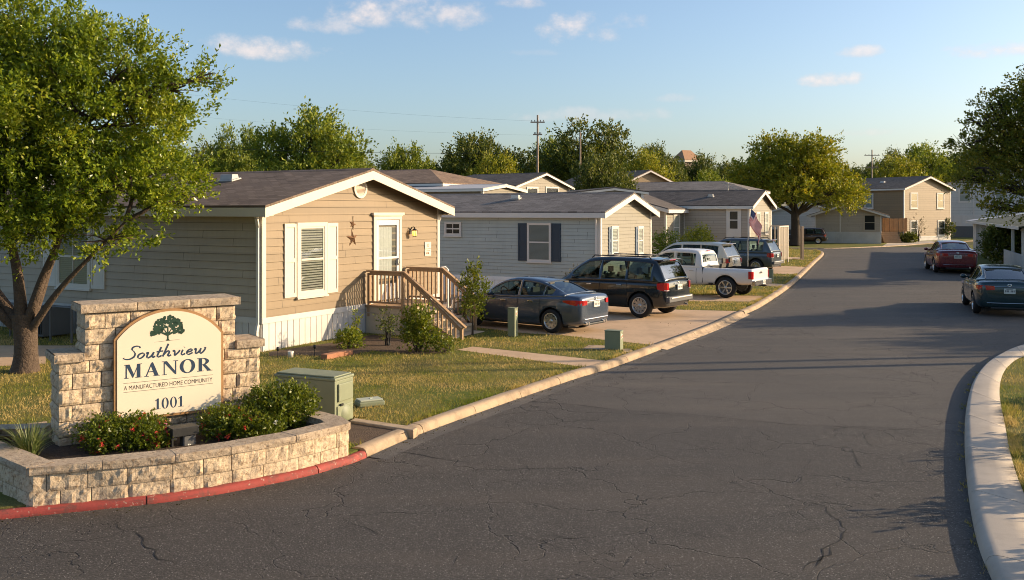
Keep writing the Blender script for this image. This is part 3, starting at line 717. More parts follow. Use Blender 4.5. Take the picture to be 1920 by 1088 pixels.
# gutter spouts, roof vent, electric meter
downspout(h1,[(-.16,.02,3.39),(-.16,.02,3.12),(-.07,.06,2.92),(-.07,.06,.75),(-.12,.06,.55),(-.12,.06,.16),(-.22,.0,.13)])
downspout(h1,[(W1+.14,.02,3.39),(W1+.14,.02,3.12),(W1+.07,.06,2.95),(W1+.07,.06,.2)])
roof_vent(h1,W1/2-1.15,3.55,ZR1-1.0*(ZR1-ZE1)/(W1/2)*1.15+.10,(ZR1-ZE1)/(W1/2),.36)
mb=MB(LF()); mb.box((1.05,.03,.62),(1.27,.13,1.02)); mb.M=LF()@Matrix.Translation((1.16,.13,.87))@Matrix.Rotation(-PI/2,4,'X'); mb.lathe([(.0,.07),(.08,.07),(.085,0)],16); mb.M=LF(); mb.tube([(1.10,.07,.62),(1.10,.07,.12)],.02,6); mb.tube([(1.2,.07,.62),(1.2,.07,.12)],.015,6)
obj('electric_meter',mb,MT['metal'],h1,bevel=.01)
mb=MB(); mb.tube([(W1+.35,-.1,.1),(W1+.35,-.1,1.55),(W1+.30,-.05,1.62),(W1+.18,.0,1.62),(W1+.16,.0,1.5)],.035,8); mb.tube([(W1+.48,-.1,.1),(W1+.48,-.1,1.15)],.025,8); obj('vent_pipe',mb,MT['white'],h1)

# ---- porch with steps and rails
pr=thing('porch','weathered wooden porch with railings and concrete steps in front of the tan house door','porch',P1,RZ)
pa,pb=fx(684),fx(760)+.03; pd=1.22; zd=.84
mb=MB(); mb.box((pa,-pd,.02),(pb,-.04,zd-.05)); o=obj('porch_base',mb,MT['step'],pr)
mb=MB()
for k in range(4):
    zz=.05+k*.2
mb.box((pa-.012,-pd-.012,zd-.22),(pb+.012,-.04,zd-.19)); mb.box((pa-.012,-pd+.3,.02),(pa,-pd+.34,zd-.23)); obj('skirt_board',mb,MT['taupe'],o)
mb=MB(); y=-pd-.04
while y<-.06:
    mb.box((pa-.05,y,zd-.05),(pb+.05,min(y+.135,-.04),zd)); y+=.142
obj('deck',mb,MT['wood'],pr)
ns=4; run=.34; rise=(zd-.10)/(ns+.0)
for k in range(ns):
    mb=MB(); zt=zd-.02-rise*(k+.0)-.17 if False else zd-rise*(k+1)+.02; ya=-pd-.03-run*k
    xl=pa+.10; xr=pb-.10-.02*k; mb.box((xl,ya-run-.03,zt-.06),(xr,ya,zt)); mb.box((xl+.02,ya-run+.02,.04),(xr-.02,ya,zt-.06)); obj('step',mb,MT['step'],pr,bevel=.012)
rt=zd+.86; ph=.038
def post(mb,x,y,z0,z1): mb.box((x-ph,y-ph,z0),(x+ph,y+ph,z1))
for x,ln_,s in ((pa+.03,1.74,-1),(pb-.03,1.05,1)):
    yE=-pd-ln_; zE=.92 if s>0 else .40
    for yy,za,zb in ((-.12,zd-.3 if s<0 else zd,rt-.03),(-pd+.02,zd-.32,rt),(yE,.06,zE)):
        mb=MB(); post(mb,x,yy,za,zb); obj('post',mb,MT['wood'],pr,bevel=.008)
    mb=MB(); mb.box((x-.06,-pd-.03,rt),(x+.06,-.06,rt+.04)); mb.box((x-.045,-pd+.066,rt-.08),(x-.01,-.166,rt)); mb.box((x-.03,-pd+.066,zd+.05),(x+.02,-.166,zd+.10))
    mb.bar((x,-pd-.03,rt+.02),(x,yE-.12,zE+.01),.11,.045); mb.bar((x-.02,-pd-.03,rt-.05),(x-.02,yE+.0,zE-.06),.035,.075)
    if s<0: mb.bar((x,-pd+.0,zd+.02),(x,yE+.35,.16),.04,.09)
    obj('handrail',mb,MT['wood'],pr,bevel=.006)
    mb=MB(); yy=-.26
    while yy>-pd+.1:
        mb.box((x-.018,yy-.018,zd+.05),(x+.018,yy+.018,rt)); yy-=.125
    yy=-pd-.13
    while yy>yE+.06:
        t=(-pd-yy)/ln_; zz=rt+(zE-rt)*t; mb.box((x-.018,yy-.018,max(.10,zz-.80)),(x+.018,yy+.018,zz-.03)); yy-=.13
    obj('baluster',mb,MT['wood'],pr)
    for ob in [pr.children[-1]]: ob.name='balusters'

# ---- the blue-grey home
P2=Vector((3.08,32.6,0)); W2=5.0; L2=17.0
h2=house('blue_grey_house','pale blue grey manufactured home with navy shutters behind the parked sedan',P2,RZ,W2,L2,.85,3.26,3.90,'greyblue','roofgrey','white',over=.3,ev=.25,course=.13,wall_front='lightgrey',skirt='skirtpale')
def s2(px): k=(px-960)/F; return (P2.x-k*P2.y)/(k*.482+.876)
def z2(px,py): return CH-(py-HZ)*(P2.y+s2(px)*.482)/F
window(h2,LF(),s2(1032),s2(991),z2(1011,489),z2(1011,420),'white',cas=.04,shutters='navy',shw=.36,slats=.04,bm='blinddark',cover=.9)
window(h2,LF(),s2(864),s2(836),z2(850,440),z2(850,418),'white',cas=.04,blinds=False,muntin=1)
def f2(px): k=(px-960)/F; return (P2.x-k*P2.y)/(k*D1.y-D1.x)
def fz2(px,py): return CH-(py-HZ)*(P2.y+f2(px)*D1.y)/F
for a,b in ((1146,1157),(1195.5,1204)):
    window(h2,FR(),f2(a),f2(b),fz2(a,476),fz2(a,427),'white',cas=.05,slats=.05,shutters='slate',shw=.22,shut_sides=(1,0))
downspout(h2,[(-.14,.1,3.22),(-.14,.1,3.1),(-.06,.12,2.7),(-.06,.12,.3)]); downspout(h2,[(W2+.12,.02,3.22),(W2+.06,.05,2.75),(W2+.06,.05,.3)])
k2=(3.90-3.26)/2.5
roof_vent(h2,1.55,4.2,3.26+k2*1.55+.10,k2,.26,'metal'); mb=MB(); mb.tube([(1.9,9.6,3.5),(1.9,9.6,4.0)],.06,8); mb.lathe([(.0,.12),(.1,.08),(.1,.02),(.06,0)],10,0,Matrix.Translation((1.9,9.6,3.95))); obj('vent_pipe',mb,MT['metal'],h2)

# ---- the taupe home with a projecting wing
P3=at(1405,395,54); P3.z=0; W3=5.3
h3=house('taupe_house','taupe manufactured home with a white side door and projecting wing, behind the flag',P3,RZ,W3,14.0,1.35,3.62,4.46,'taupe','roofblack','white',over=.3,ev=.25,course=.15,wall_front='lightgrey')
def s3(px): k=(px-960)/F; return (P3.x-k*P3.y)/(k*.482+.876)
def z3(px,py): return CH-(py-HZ)*(P3.y+s3(px)*.482)/F
a,b=s3(1387),s3(1365); M=LF()
mb=MB(M); za,zb=z3(1376,455),z3(1376,393)
mb.box((a-.09,.005,za),(a,.05,zb+.09)); mb.box((b,.005,za),(b+.09,.05,zb+.09)); mb.box((a,.005,zb),(b,.05,zb+.09)); obj('door_frame',mb,MT['white'],h3)
mb=MB(M); mb.box((a,.005,za),(b,.03,zb)); dd=obj('side_door',mb,MT['white'],h3)
mb=MB(M); zq=za+(zb-za)*.42; mb.box((a+.12,.0305,zq),(b-.12,.034,(zq+zb-.12)/2-.03)); mb.box((a+.12,.0305,(zq+zb-.12)/2+.03),(b-.12,.034,zb-.12)); obj('pane',mb,MT['carglass'],dd)
def f3(px): k=(px-960)/F; return (P3.x-k*P3.y)/(k*D1.y-D1.x)
window(h3,FR(),1.5,2.3,1.9,3.15,'white',cas=.06); window(h3,FR(),3.6,4.3,1.9,3.15,'white',cas=.06)
downspout(h3,[(W3+.1,.02,3.45),(W3+.06,.05,3.3),(W3+.06,.05,.3)])
k3=(4.46-3.62)/(W3/2)
roof_vent(h3,1.4,2.7,3.62+k3*1.4+.08,k3,.25,'metal')
mb=MB(); T=Matrix.Translation((1.5,7.6,3.62+k3*1.5+.09))@Matrix.Rotation(-math.atan(k3),4,'Y'); mb.box((-.6,-.45,0),(.6,.45,.06),0,T); obj('skylight',mb,simple('skylight',(.35,.38,.42),.15,spec=.8),h3)
# wing : gable end faces the same way as the long wall
sw=s3(1283); Wg=7.2
wp=P3+Vector((-.876,.482,0))*sw-D1*3.3
# front corner of the wing is at local (x=-3.3,y=sw)
mb=MB(frame((-3.3,sw,0),(0,1,0),(-1,0,0))); siding(mb,Wg,1.1,3.38,4.35,.15); wo=obj('wing_wall',mb,[MT['taupe'],MT['gap']],h3)
mb=MB(frame((-3.3,sw,0),(1,0,0),(0,-1,0))); siding(mb,3.3,1.1,3.38,None,.15); wl=obj('wing_wall',mb,[MT['lightgrey'],MT['gap']],h3)
window(h3,frame((-3.3,sw,0),(1,0,0),(0,-1,0)),1.3,2.3,1.55,3.05,'white',cas=.06)
mb=MB(); mb.box((-3.33,sw-.02,.1),(-3.2,sw+Wg,1.1)); mb.box((-3.3,sw-.03,.1),(0,sw+.1,1.1)); obj('wing_skirting',mb,MT['skirt'],h3)
mb=MB(); kk=(4.35-3.38)/(Wg/2); e=.28
for s in (0,1):
    ya=sw-e if s==0 else sw+Wg+e; yr=sw+Wg/2; za=3.38-kk*e+.06; zr_=4.35+.06
    mb.prism([(-3.6,ya,za),(-3.6,yr,zr_),(2.0,yr,zr_),(2.0,ya,za)],(0,0,.05))
obj('wing_roof',mb,MT['roofblack'],h3)
mb=MB()
for s in (0,1):
    ya=sw-e if s==0 else sw+Wg+e; yr=sw+Wg/2; za=3.38-kk*e+.05; zr_=4.35+.05
    mb.prism([(-3.6,ya,za),(-3.6,yr,zr_),(-3.6,yr,zr_-.2),(-3.6,ya,za-.2)],(-.04,0,0))
mb.box((-3.6,sw-e-.03,3.38-kk*e-.15),(0,sw-e,3.38-kk*e+.05)); mb.box((-3.33,sw-.03,1.1),(-3.22,sw+.06,3.36)); mb.box((-.12,sw-.03,1.1),(-.02,sw+.06,3.36)); obj('wing_fascia',mb,MT['white'],h3)
# side deck of the taupe home
dk=thing('side_deck','small pale wooden deck with upright rails behind the teal SUV','deck',P3,RZ)
xa,xb=W3-2.6,W3-.1; yf=-1.05; zt=2.30
mb=MB(); mb.box((xa,yf,1.15),(xb,-.05,1.25)); obj('deck',mb,MT['wood'],dk)
for x in (xa+.05,(xa+xb)/2,xb-.05):
    mb=MB(); mb.box((x-.05,yf-.05,.05),(x+.05,yf+.05,zt)); obj('post',mb,MT['cream'],dk)
mb=MB(); mb.box((xa,yf-.06,zt),(xb,yf+.06,zt+.07)); mb.box((xb-.08,yf+.06,zt),(xb+.02,-.05,zt+.07))
x=xa+.16
while x<xb-.1: mb.box((x-.035,yf-.02,.3),(x+.035,yf+.02,zt)); x+=.2
y=yf+.2
while y<-.1: mb.box((xb-.05,y-.03,.3),(xb-.01,y+.03,zt)); y+=.2
obj('railing',mb,MT['cream'],dk)
# ================================================================ SIGN WALL, PLANTER
SOIL=.30
def rock(mb, T, w, h, d, amp=.030, cell=.035, seed=0, faces='F'):
    """a split-face block: rough front (local y=0, looking to -y), straight sides"""
    nx=max(3,int(w/cell)); nz=max(3,int(h/cell)); rows=[]
    tx=random.uniform(-.012,.012); tz=random.uniform(-.010,.010)
    for i in range(nz+1):
        row=[]
        for k in range(nx+1):
            u=k/nx; v=i/nz; x=u*w; z=v*h
            e=min(u*w,(1-u)*w,v*h,(1-v)*h); ed=min(1,e/.022)
            p=Vector((x*9+seed*7.3,z*9+seed*3.1,seed*1.7)); q=mnoise.noise(p)*1.0+mnoise.noise(p*2.6)*.55+mnoise.noise(p*6)*.25
            y=-(amp*(.45+.75*q)+tx*(u-.5)*2+tz*(v-.5)*2)*ed+.004
            row.append(T@Vector((x,y,z)))
        rows.append(row)
    mb.grid(rows,0,False)
    b=.004
    def P(x,y,z): return T@Vector((x,y,z))
    for q in ([(0,b,0),(0,d,0),(0,d,h),(0,b,h)],[(w,d,0),(w,b,0),(w,b,h),(w,d,h)],[(0,b,h),(0,d,h),(w,d,h),(w,b,h)],[(0,d,0),(0,b,0),(w,b,0),(w,d,0)]):
        mb.poly([P(*c) for c in q])
PS=Vector((-5.67,11.67,SOIL)); DS=Vector((.82,.572,0)); RS=math.atan2(.572,.82)
sg=thing('sign_wall','stepped cream stone block wall carrying the community name panel, standing in the flower bed','sign',PS,RS)
LS=2.58; m0,m1=.305,2.235; TD=.55; zc=1.09; zm=1.70        # heights above the soil
core=MB(); core.box((.03,.035,-.25),(LS-.03,TD-.035,zc-.01)); core.box((m0+.03,.035,zc-.01),(m1-.03,TD-.035,zm-.01)); obj('core',core,MT['mortar'],sg)
mb=MB(); sd=1
def course(mb, x0, x1, z, h, frame_T, stagger, lens=(.26,.46)):
    global sd
    x=x0; first=True
    while x<x1-.01:
        w=random.uniform(*lens); 
        if first and stagger: w*=.55
        first=False
        if x1-(x+w)<.16: w=x1-x
        rock(mb,frame_T@Matrix.Translation((x+.005,0,z+.005)),w-.010,h-.010,.05,seed=sd); sd+=1; x+=w
hc=.2
I4=Matrix.Identity(4); Tl=Matrix.Translation((0,TD,0))@Matrix.Rotation(-PI/2,4,'Z'); Tr=Matrix.Translation((LS,0,0))@Matrix.Rotation(PI/2,4,'Z'); Tb=Matrix.Translation((LS,TD,0))@Matrix.Rotation(PI,4,'Z')
nz=int(round((zm)/hc)); h_=zm/ nz
z=-.25
zz=[-.25]; 
while zz[-1]<zm-.01: zz.append(min(zz[-1]+.198,zm) if abs(zz[-1]+.198-zc)>.09 else zc)
for i,(za,zb) in enumerate(zip(zz,zz[1:])):
    h=zb-za
    if za<zc-.001:
        course(mb,0,LS,za,h,I4,i%2); course(mb,0,TD,za,h,Tl,(i+1)%2); course(mb,0,TD,za,h,Tr,i%2); course(mb,0,LS,za,h,Tb,i%2)
    else:
        course(mb,m0,m1,za,h,I4,i%2)
        Tl2=Matrix.Translation((m0,TD,0))@Matrix.Rotation(-PI/2,4,'Z'); Tr2=Matrix.Translation((m1,0,0))@Matrix.Rotation(PI/2,4,'Z'); Tb2=Matrix.Translation((m1,TD,0))@Matrix.Rotation(PI,4,'Z')
        course(mb,0,TD,za,h,Tl2,i%2); course(mb,0,TD,za,h,Tr2,i%2); course(mb,0,m1-m0,za,h,Tb2,i%2)
obj('block_wall',mb,MT['stone'],sg)
def caps(x0,x1,z,n,name='coping',h=.10,ov=.05,y0=0,y1=TD):
    global sd
    mb=MB(); w=(x1-x0)/n
    for k in range(n):
        a=x0+w*k; T=Matrix.Translation((a+.004,y0-ov,z)); ww=w-.008
        rock(mb,T,ww,h,y1-y0+2*ov,amp=.014,seed=sd); sd+=1
    rock(mb,Matrix.Translation((x0,y1+ov,z))@Matrix.Rotation(-PI/2,4,'Z'),y1-y0+2*ov,h,.02,amp=.014,seed=sd); sd+=1
    rock(mb,Matrix.Translation((x1,y0-ov,z))@Matrix.Rotation(PI/2,4,'Z'),y1-y0+2*ov,h,.02,amp=.014,seed=sd); sd+=1
    return obj(name,mb,MT['cap'],sg)
caps(-.06,m0+.0,zc,1,h=.105); caps(m1-.0,LS+.06,zc,1,h=.105); caps(m0-.06,m1+.06,zm,3,h=.105)
# the name panel
pu0,pu1=.66,2.02; pz0=.30; pzs=1.335; rise=.345; hw=(pu1-pu0)/2; Rr=(hw*hw+rise*rise)/(2*rise); cxp=(pu0+pu1)/2
def outline(g, y):
    pts=[(pu0-g,y,pz0-g),(pu1+g,y,pz0-g)]; a=math.asin(hw/Rr)
    R2=Rr+g; zc_=pzs+rise-Rr; a=math.asin(min(1,(hw+g)/R2))
    for k in range(25):
        w=a-2*a*k/24; pts.append((cxp+R2*math.sin(w),y,zc_+R2*math.cos(w)))
    return pts
mb=MB(); mb.prism(outline(.022,.0),(0,-.075,0)); pe=obj('panel_edge',mb,MT['gold'],sg)
mb=MB(); mb.prism(outline(-.012,-.0752),(0,-.010,0)); pn=obj('panel',mb,MT['panel'],sg)
YT=-.0862
def uz(px,py):          # panel coordinates of a photo pixel
    k=(px-960)/F; o=PS+Vector((.572,-.82,0))*.086
    s=(o.x-k*o.y)/(k*DS.y-DS.x); return s, CH-(py-HZ)*(o.y+s*DS.y)/F-SOIL
Z1=lambda x,y: (200+x/4.5333, 560+y/4.5333)
depth=[0]
def flat(mb, pts):
    depth[0]+=1; y=YT-.0001*(depth[0]%9)
    mb.poly([(p[0],y,p[1]) for p in pts])
def ribbon(mb, L, R_):
    depth[0]+=1; y=YT-.0001*(depth[0]%9)
    mb.grid([[(a[0],y,a[1]),(b[0],y,b[1])] for a,b in zip(L,R_)],0,False)
def ring(cx,cz,rx,rz,ix,iz,n=28,a0=0,a1=2*PI):
    L=[(cx+rx*math.cos(a0+(a1-a0)*k/n),cz+rz*math.sin(a0+(a1-a0)*k/n)) for k in range(n+1)]
    I=[(cx+ix*math.cos(a0+(a1-a0)*k/n),cz+iz*math.sin(a0+(a1-a0)*k/n)) for k in range(n+1)]
    return L,I
SER={
 'M':(1.20,[[(.10,0),(.19,0),(.19,.9),(.10,.97)],[(0,0),(.32,0),(.32,.045),(0,.045)],[(0,.955),(.30,.955),(.30,1),(0,1)],[(.09,1),(.36,1),(.68,.2),(.575,.02),(.55,.02)],[(.55,.02),(.60,.02),(1.0,1),(.93,1)],[(.84,0),(1.09,0),(1.09,1),(.86,1),(.84,.8)],[(.74,0),(1.2,0),(1.2,.045),(.74,.045)],[(.95,.955),(1.2,.955),(1.2,1),(.95,1)]],[]),
 'A':(1.08,[[(.11,.03),(.19,.03),(.53,.88),(.46,.92)],[(.46,.92),(.54,1.02),(.61,1.02),(1.0,.03),(.72,.03),(.49,.7)],[(.27,.30),(.68,.30),(.66,.37),(.29,.37)],[(0,0),(.33,0),(.33,.045),(0,.045)],[(.60,0),(1.08,0),(1.08,.045),(.60,.045)]],[]),
 'N':(1.12,[[(.13,.03),(.21,.03),(.21,.9),(.13,.9)],[(.06,1),(.36,1),(1.01,.12),(1.01,-.02),(.92,-.02),(.13,.93)],[(.92,.0),(1.01,.0),(1.01,.97),(.92,.97)],[(0,0),(.35,0),(.35,.045),(0,.045)],[(0,.955),(.32,.955),(.32,1),(0,1)],[(.77,.955),(1.14,.955),(1.14,1),(.77,1)]],[]),
 'O':(1.10,[],[ring(.55,.5,.55,.525,.29,.465)]),
 'R':(1.10,[[(.12,.03),(.37,.03),(.37,.97),(.12,.97)],[(0,0),(.49,0),(.49,.045),(0,.045)],[(0,.955),(.4,.955),(.4,1),(0,1)],[(.40,.47),(.62,.50),(1.02,.03),(.74,.03)],[(.70,0),(1.12,0),(1.12,.045),(.70,.045)]],[ring(.37,.735,.50,.265,.25,.215,16,-PI/2,PI/2)]),
 '1':(.52,[[(.17,.03),(.37,.03),(.37,1),(.30,1),(.17,.93)],[(.0,.80),(.02,.76),(.18,.83),(.30,1),(.26,1)],[(0,0),(.54,0),(.54,.045),(0,.045)]],[]),
 '0':(.66,[],[ring(.33,.5,.33,.515,.155,.465)]),
}
def word(mb, txt, x0, x1, z0, h, gap=.10):
    tot=sum(SER[c][0] for c in txt)+gap*(len(txt)-1); sx=(x1-x0)/tot; x=x0
    for c in txt:
        wd,ps,rs=SER[c]
        for p in ps: flat(mb,[(x+a*sx,z0+b*h) for a,b in p])
        for L,I in rs: ribbon(mb,[(x+a*sx,z0+b*h) for a,b in L],[(x+a*sx,z0+b*h) for a,b in I])
        x+=(wd+gap)*sx
def cr(pts, n=9):
    P=[Vector((p[0],p[1])) for p in pts]; D=[]
    for i in range(len(P)-1):
        a,b,c,d=P[max(i-1,0)],P[i],P[i+1],P[min(i+2,len(P)-1)]
        for k in range(n):
            t=k/n; D.append(.5*((2*b)+(c-a)*t+(2*a-5*b+4*c-d)*t*t+(3*b-a-3*c+d)*t**3))
    return D+[P[-1]]
SCR={
 'S':(.62,[[(.72,.82),(.70,.95),(.52,1.0),(.34,.93),(.30,.76),(.42,.58),(.50,.40),(.46,.18),(.28,.03),(.08,.0),(-.08,.06),(-.12,.16)]]),
 'o':(.44,[[(.26,.42),(.08,.32),(.03,.12),(.14,.0),(.30,.10),(.38,.28),(.32,.40),(.22,.42)]]),
 'u':(.54,[[(.0,.36),(.12,.42),(.08,.22),(.08,.04),(.18,.0),(.34,.16),(.44,.42)],[(.44,.42),(.38,.12),(.42,.0),(.54,.08)]]),
 't':(.36,[[(.26,.78),(.18,.46),(.10,.12),(.14,.0),(.24,.02),(.34,.10)],[(.02,.42),(.40,.45)]]),
 'h':(.54,[[(.26,1.0),(.18,.68),(.10,.32),(.02,.0)],[(.06,.14),(.20,.36),(.34,.42),(.38,.32),(.32,.10),(.36,.0),(.50,.08)]]),
 'v':(.46,[[(.0,.34),(.09,.42),(.13,.26),(.14,.02),(.24,.10),(.38,.30),(.40,.43)]]),
 'i':(.28,[[(.10,.42),(.04,.14),(.08,.0),(.18,.03),(.26,.10)],[(.16,.60),(.175,.635)]]),
 'e':(.44,[[(.06,.18),(.24,.22),(.34,.32),(.28,.42),(.14,.36),(.05,.20),(.08,.04),(.20,.0),(.40,.12)]]),
 'w':(.70,[[(.0,.34),(.10,.42),(.10,.20),(.12,.02),(.24,.08),(.36,.28),(.40,.42)],[(.40,.42),(.36,.12),(.42,.0),(.56,.12),(.66,.34),(.64,.44),(.72,.42)]]),
}
def script(mb, txt, x0, x1, z0, h):
    gap=.035; tot=sum(SCR[c][0] for c in txt)+gap*(len(txt)-1); sx=(x1-x0)/tot; x=x0
    nib=Vector((math.cos(R(35)),math.sin(R(35))))
    for c in txt:
        wd,ss=SCR[c]
        for s_ in ss:
            D=[Vector((x+(p.x+.10*p.y)*sx,z0+p.y*h)) for p in cr(s_)]; L=[];Q=[]
            for i,p in enumerate(D):
                t=(D[min(i+1,len(D)-1)]-D[max(i-1,0)]).normalized(); nn=Vector((-t.y,t.x))
                w=.0046+.0075*abs(nn.dot(Vector((nib.x,-nib.y))))
                L.append(p+nn*w); Q.append(p-nn*w)
            ribbon(mb,L,Q)
        x+=(wd+gap)*sx
def zavg(*pp): return sum(uz(*Z1(*p))[1] for p in pp)/len(pp)
mb=MB(); xa=uz(*Z1(160,515))[0]; xb=uz(*Z1(838,470))[0]; zb_=zavg((190,512),(800,470)); zt_=zavg((200,405),(530,388))
script(mb,'Southview',xa,xb,zb_,zt_-zb_); obj('script_lettering',mb,MT['ink'],pn)
mb=MB(); xa=uz(*Z1(148,680))[0]; xb=uz(*Z1(897,615))[0]; zb_=zavg((160,678),(880,616)); zt_=zavg((160,558),(860,506))
word(mb,'MANOR',xa,xb,zb_,zt_-zb_,.13); obj('serif_lettering',mb,MT['ink'],pn)
mb=MB(); xa=uz(*Z1(410,940))[0]; xb=uz(*Z1(654,918))[0]; zb_=zavg((430,940),(640,919)); zt_=zavg((430,847),(640,829))
word(mb,'1001',xa,xb,zb_,zt_-zb_,.12); obj('number_lettering',mb,MT['ink'],pn)
mb=MB()
xa=uz(*Z1(143,720))[0]; xb=uz(*Z1(903,650))[0]
for pp in (((143,720),(903,650)),((143,797),(903,722))):
    z=zavg(*pp); flat(mb,[(xa,z-.0022),(xb,z-.0022),(xb,z+.0022),(xa,z+.0022)])
obj('ruled_lines',mb,MT['ink2'],pn)
cu=bpy.data.curves.new('small_capitals','FONT'); cu.body='A MANUFACTURED HOME COMMUNITY'; cu.size=1; cu.offset=-.004
to=bpy.data.objects.new('small_capitals',cu); COL.objects.link(to); bpy.context.view_layer.update()
me=bpy.data.meshes.new_from_object(to.evaluated_get(bpy.context.evaluated_depsgraph_get())); bpy.data.objects.remove(to)
xs=[v.co.x for v in me.vertices]; ys=[v.co.y for v in me.vertices]
zb_=zavg((150,779),(890,708)); zt_=zavg((150,742),(890,673)); xb2=uz(*Z1(898,690))[0]
for v in me.vertices:
    x=(v.co.x-min(xs))/(max(xs)-min(xs)); y=(v.co.y-min(ys))/(max(ys)-min(ys)); v.co=(xa+.004+x*(xb2-xa-.004),YT-.0004,zb_+y*(zt_-zb_))
for p in me.polygons: p.use_smooth=False
obj('small_lettering',me,MT['ink2'],pn)
# oak emblem
mb=MB(); xl,xr=uz(*Z1(375,270))[0],uz(*Z1(660,270))[0]; zbot=zavg((520,355)); ztop=zavg((520,132)); cx=(xl+xr)/2; ww=(xr-xl)/2; hh=ztop-zbot
def blob(x,z,r):
    n=9; flat(mb,[(x+r*(1+.25*random.uniform(-1,1))*math.cos(2*PI*k/n),z+r*(1+.25*random.uniform(-1,1))*math.sin(2*PI*k/n)) for k in range(n)])
rr=random.Random(5)
for k in range(190):
    a=rr.uniform(-.12,PI+.12); q=math.sqrt(rr.uniform(.12,1)); x=cx+ww*.97*q*math.cos(a); z=zbot+hh*.30+hh*.62*q*math.sin(a)
    if abs(x-cx)<ww*.1 and z<zbot+hh*.4: continue
    blob(x,z,rr.uniform(.013,.024))
flat(mb,[(cx-.022,zbot),(cx+.026,zbot),(cx+.012,zbot+.02),(cx+.010,zbot+hh*.5),(cx-.009,zbot+hh*.5),(cx-.010,zbot+.02)])
for s in (-1,1):
    for e,q in ((.62,.36),(.35,.55),(.8,.42)):
        flat(mb,[(cx+s*.004,zbot+hh*.16),(cx+s*ww*e,zbot+hh*q),(cx+s*ww*e,zbot+hh*q+.008),(cx,zbot+hh*.26)])
obj('oak_emblem',mb,MT['logo'],pn)
mb=MB(); z=zbot-.005; flat(mb,[(cx-ww*.8,z-.008),(cx+ww*.72,z+.004),(cx+ww*.72,z+.006),(cx,z+.004),(cx-ww*.8,z-.006)]); obj('emblem_line',mb,MT['ink2'],pn)

# ---- planter
pw=thing('planter_wall','low curved cream stone block planter wall behind the red kerb','planter',(0,0,0))
ia=nearest_i(KLs,25,972); front=[p.copy() for p in resample(off(KLs,.085)[ia:i_red],.05)]
for p in front: p.z=0
PP=front
cornerL=PP[0]; backL=[Vector((-7.45,12.02,0)),Vector((-6.02,12.22,0))]
tipR=front[-1]; rb=[tipR+Vector((-.28,.50,0)),tipR+Vector((-.85,.90,0)),Vector((-3.45,13.45,0))]
loop_=[backL[1].copy(),backL[0].copy()]+[cornerL.copy()]
def plen(P): return sum((b-a).length for a,b in zip(P,P[1:]))
def pat(P, s):
    for a,b in zip(P,P[1:]):
        L=(b-a).length
        if s<=L: return a.lerp(b,s/L),(b-a).normalized()
        s-=L
    return P[-1].copy(),(P[-1]-P[-2]).normalized()
def blocks_along(mb, P, z, h, lens, d, ov=0, amp=.022, stag=0, full=None):
    global sd
    L=plen(P); s=0; first=True
    while s<L-.01:
        w=random.uniform(*lens)*(.55 if first and stag else 1); first=False
        if L-(s+w)<lens[0]*.55: w=L-s
        a,_=pat(P,s); b,_=pat(P,s+w); t=(b-a).normalized(); ww=(b-a).length
        T=Matrix.Translation((a.x,a.y,z+random.uniform(-.003,.004)))@Matrix.Rotation(math.atan2(t.y,t.x),4,'Z')@Matrix.Translation((.005,-ov,0))
        rock(mb,T,ww-.010,h,d,amp=amp,seed=sd); sd+=1; s+=w
mb=MB(); Lp=[backL[1],backL[0],cornerL]; Rp=[tipR]+rb
hz=[(.0,.115),(.125,.105+.025),(.265,.125)]
for i,(z,h) in enumerate(((.03,.195),(.232,.195))):
    blocks_along(mb,front,z,h,(.30,.48),.24,stag=i%2); blocks_along(mb,Lp,z,h,(.3,.45),.24,stag=(i+1)%2); blocks_along(mb,Rp,z,h,(.14,.26),.24,stag=i%2)
obj('block_wall',mb,MT['stone'],pw)
mb=MB()
fr2=resample(front,.05)
def strip_prism(P, d0, d1, z0, z1):
    A=off(P,d0); B=off(P,d1); rows=[]
    for a,b in zip(A,B): rows.append([(a.x,a.y,z0),(a.x,a.y,z1),(b.x,b.y,z1),(b.x,b.y,z0)])
    mb.grid(rows,0,False)
strip_prism(front,.02,.22,0,.42); strip_prism(Lp,.02,.22,0,.42); strip_prism(Rp,.02,.22,0,.42); obj('mortar_core',mb,MT['mortar'],pw)
mb=MB()
blocks_along(mb,front,.43,.085,(.62,.92),.30,ov=.03,amp=.014); blocks_along(mb,[Lp[0],Lp[1],Lp[2]],.43,.085,(.6,.8),.30,ov=.03,amp=.014); blocks_along(mb,[rb[2],rb[1],rb[0],tipR][::-1],.43,.085,(.3,.45),.30,ov=.03,amp=.014)
strip_prism(Lp+front[1:]+Rp[1:],-.018,.28,.425,.508)
obj('coping',mb,MT['cap'],pw)
ring_=[p for p in off(Lp,.15)]+off(front,.15)[3:-3]+off(Rp,.15)
sp=[(p.x,p.y) for p in ring_]+[(-3.5,13.6)]
HD.append(sp); HD.append([(p.x,p.y) for p in Lp+front+Rp])
so=sheet('planter_soil',sp,SOIL+.05,MT['soil'],.3)
# kerb behind the planter on the left

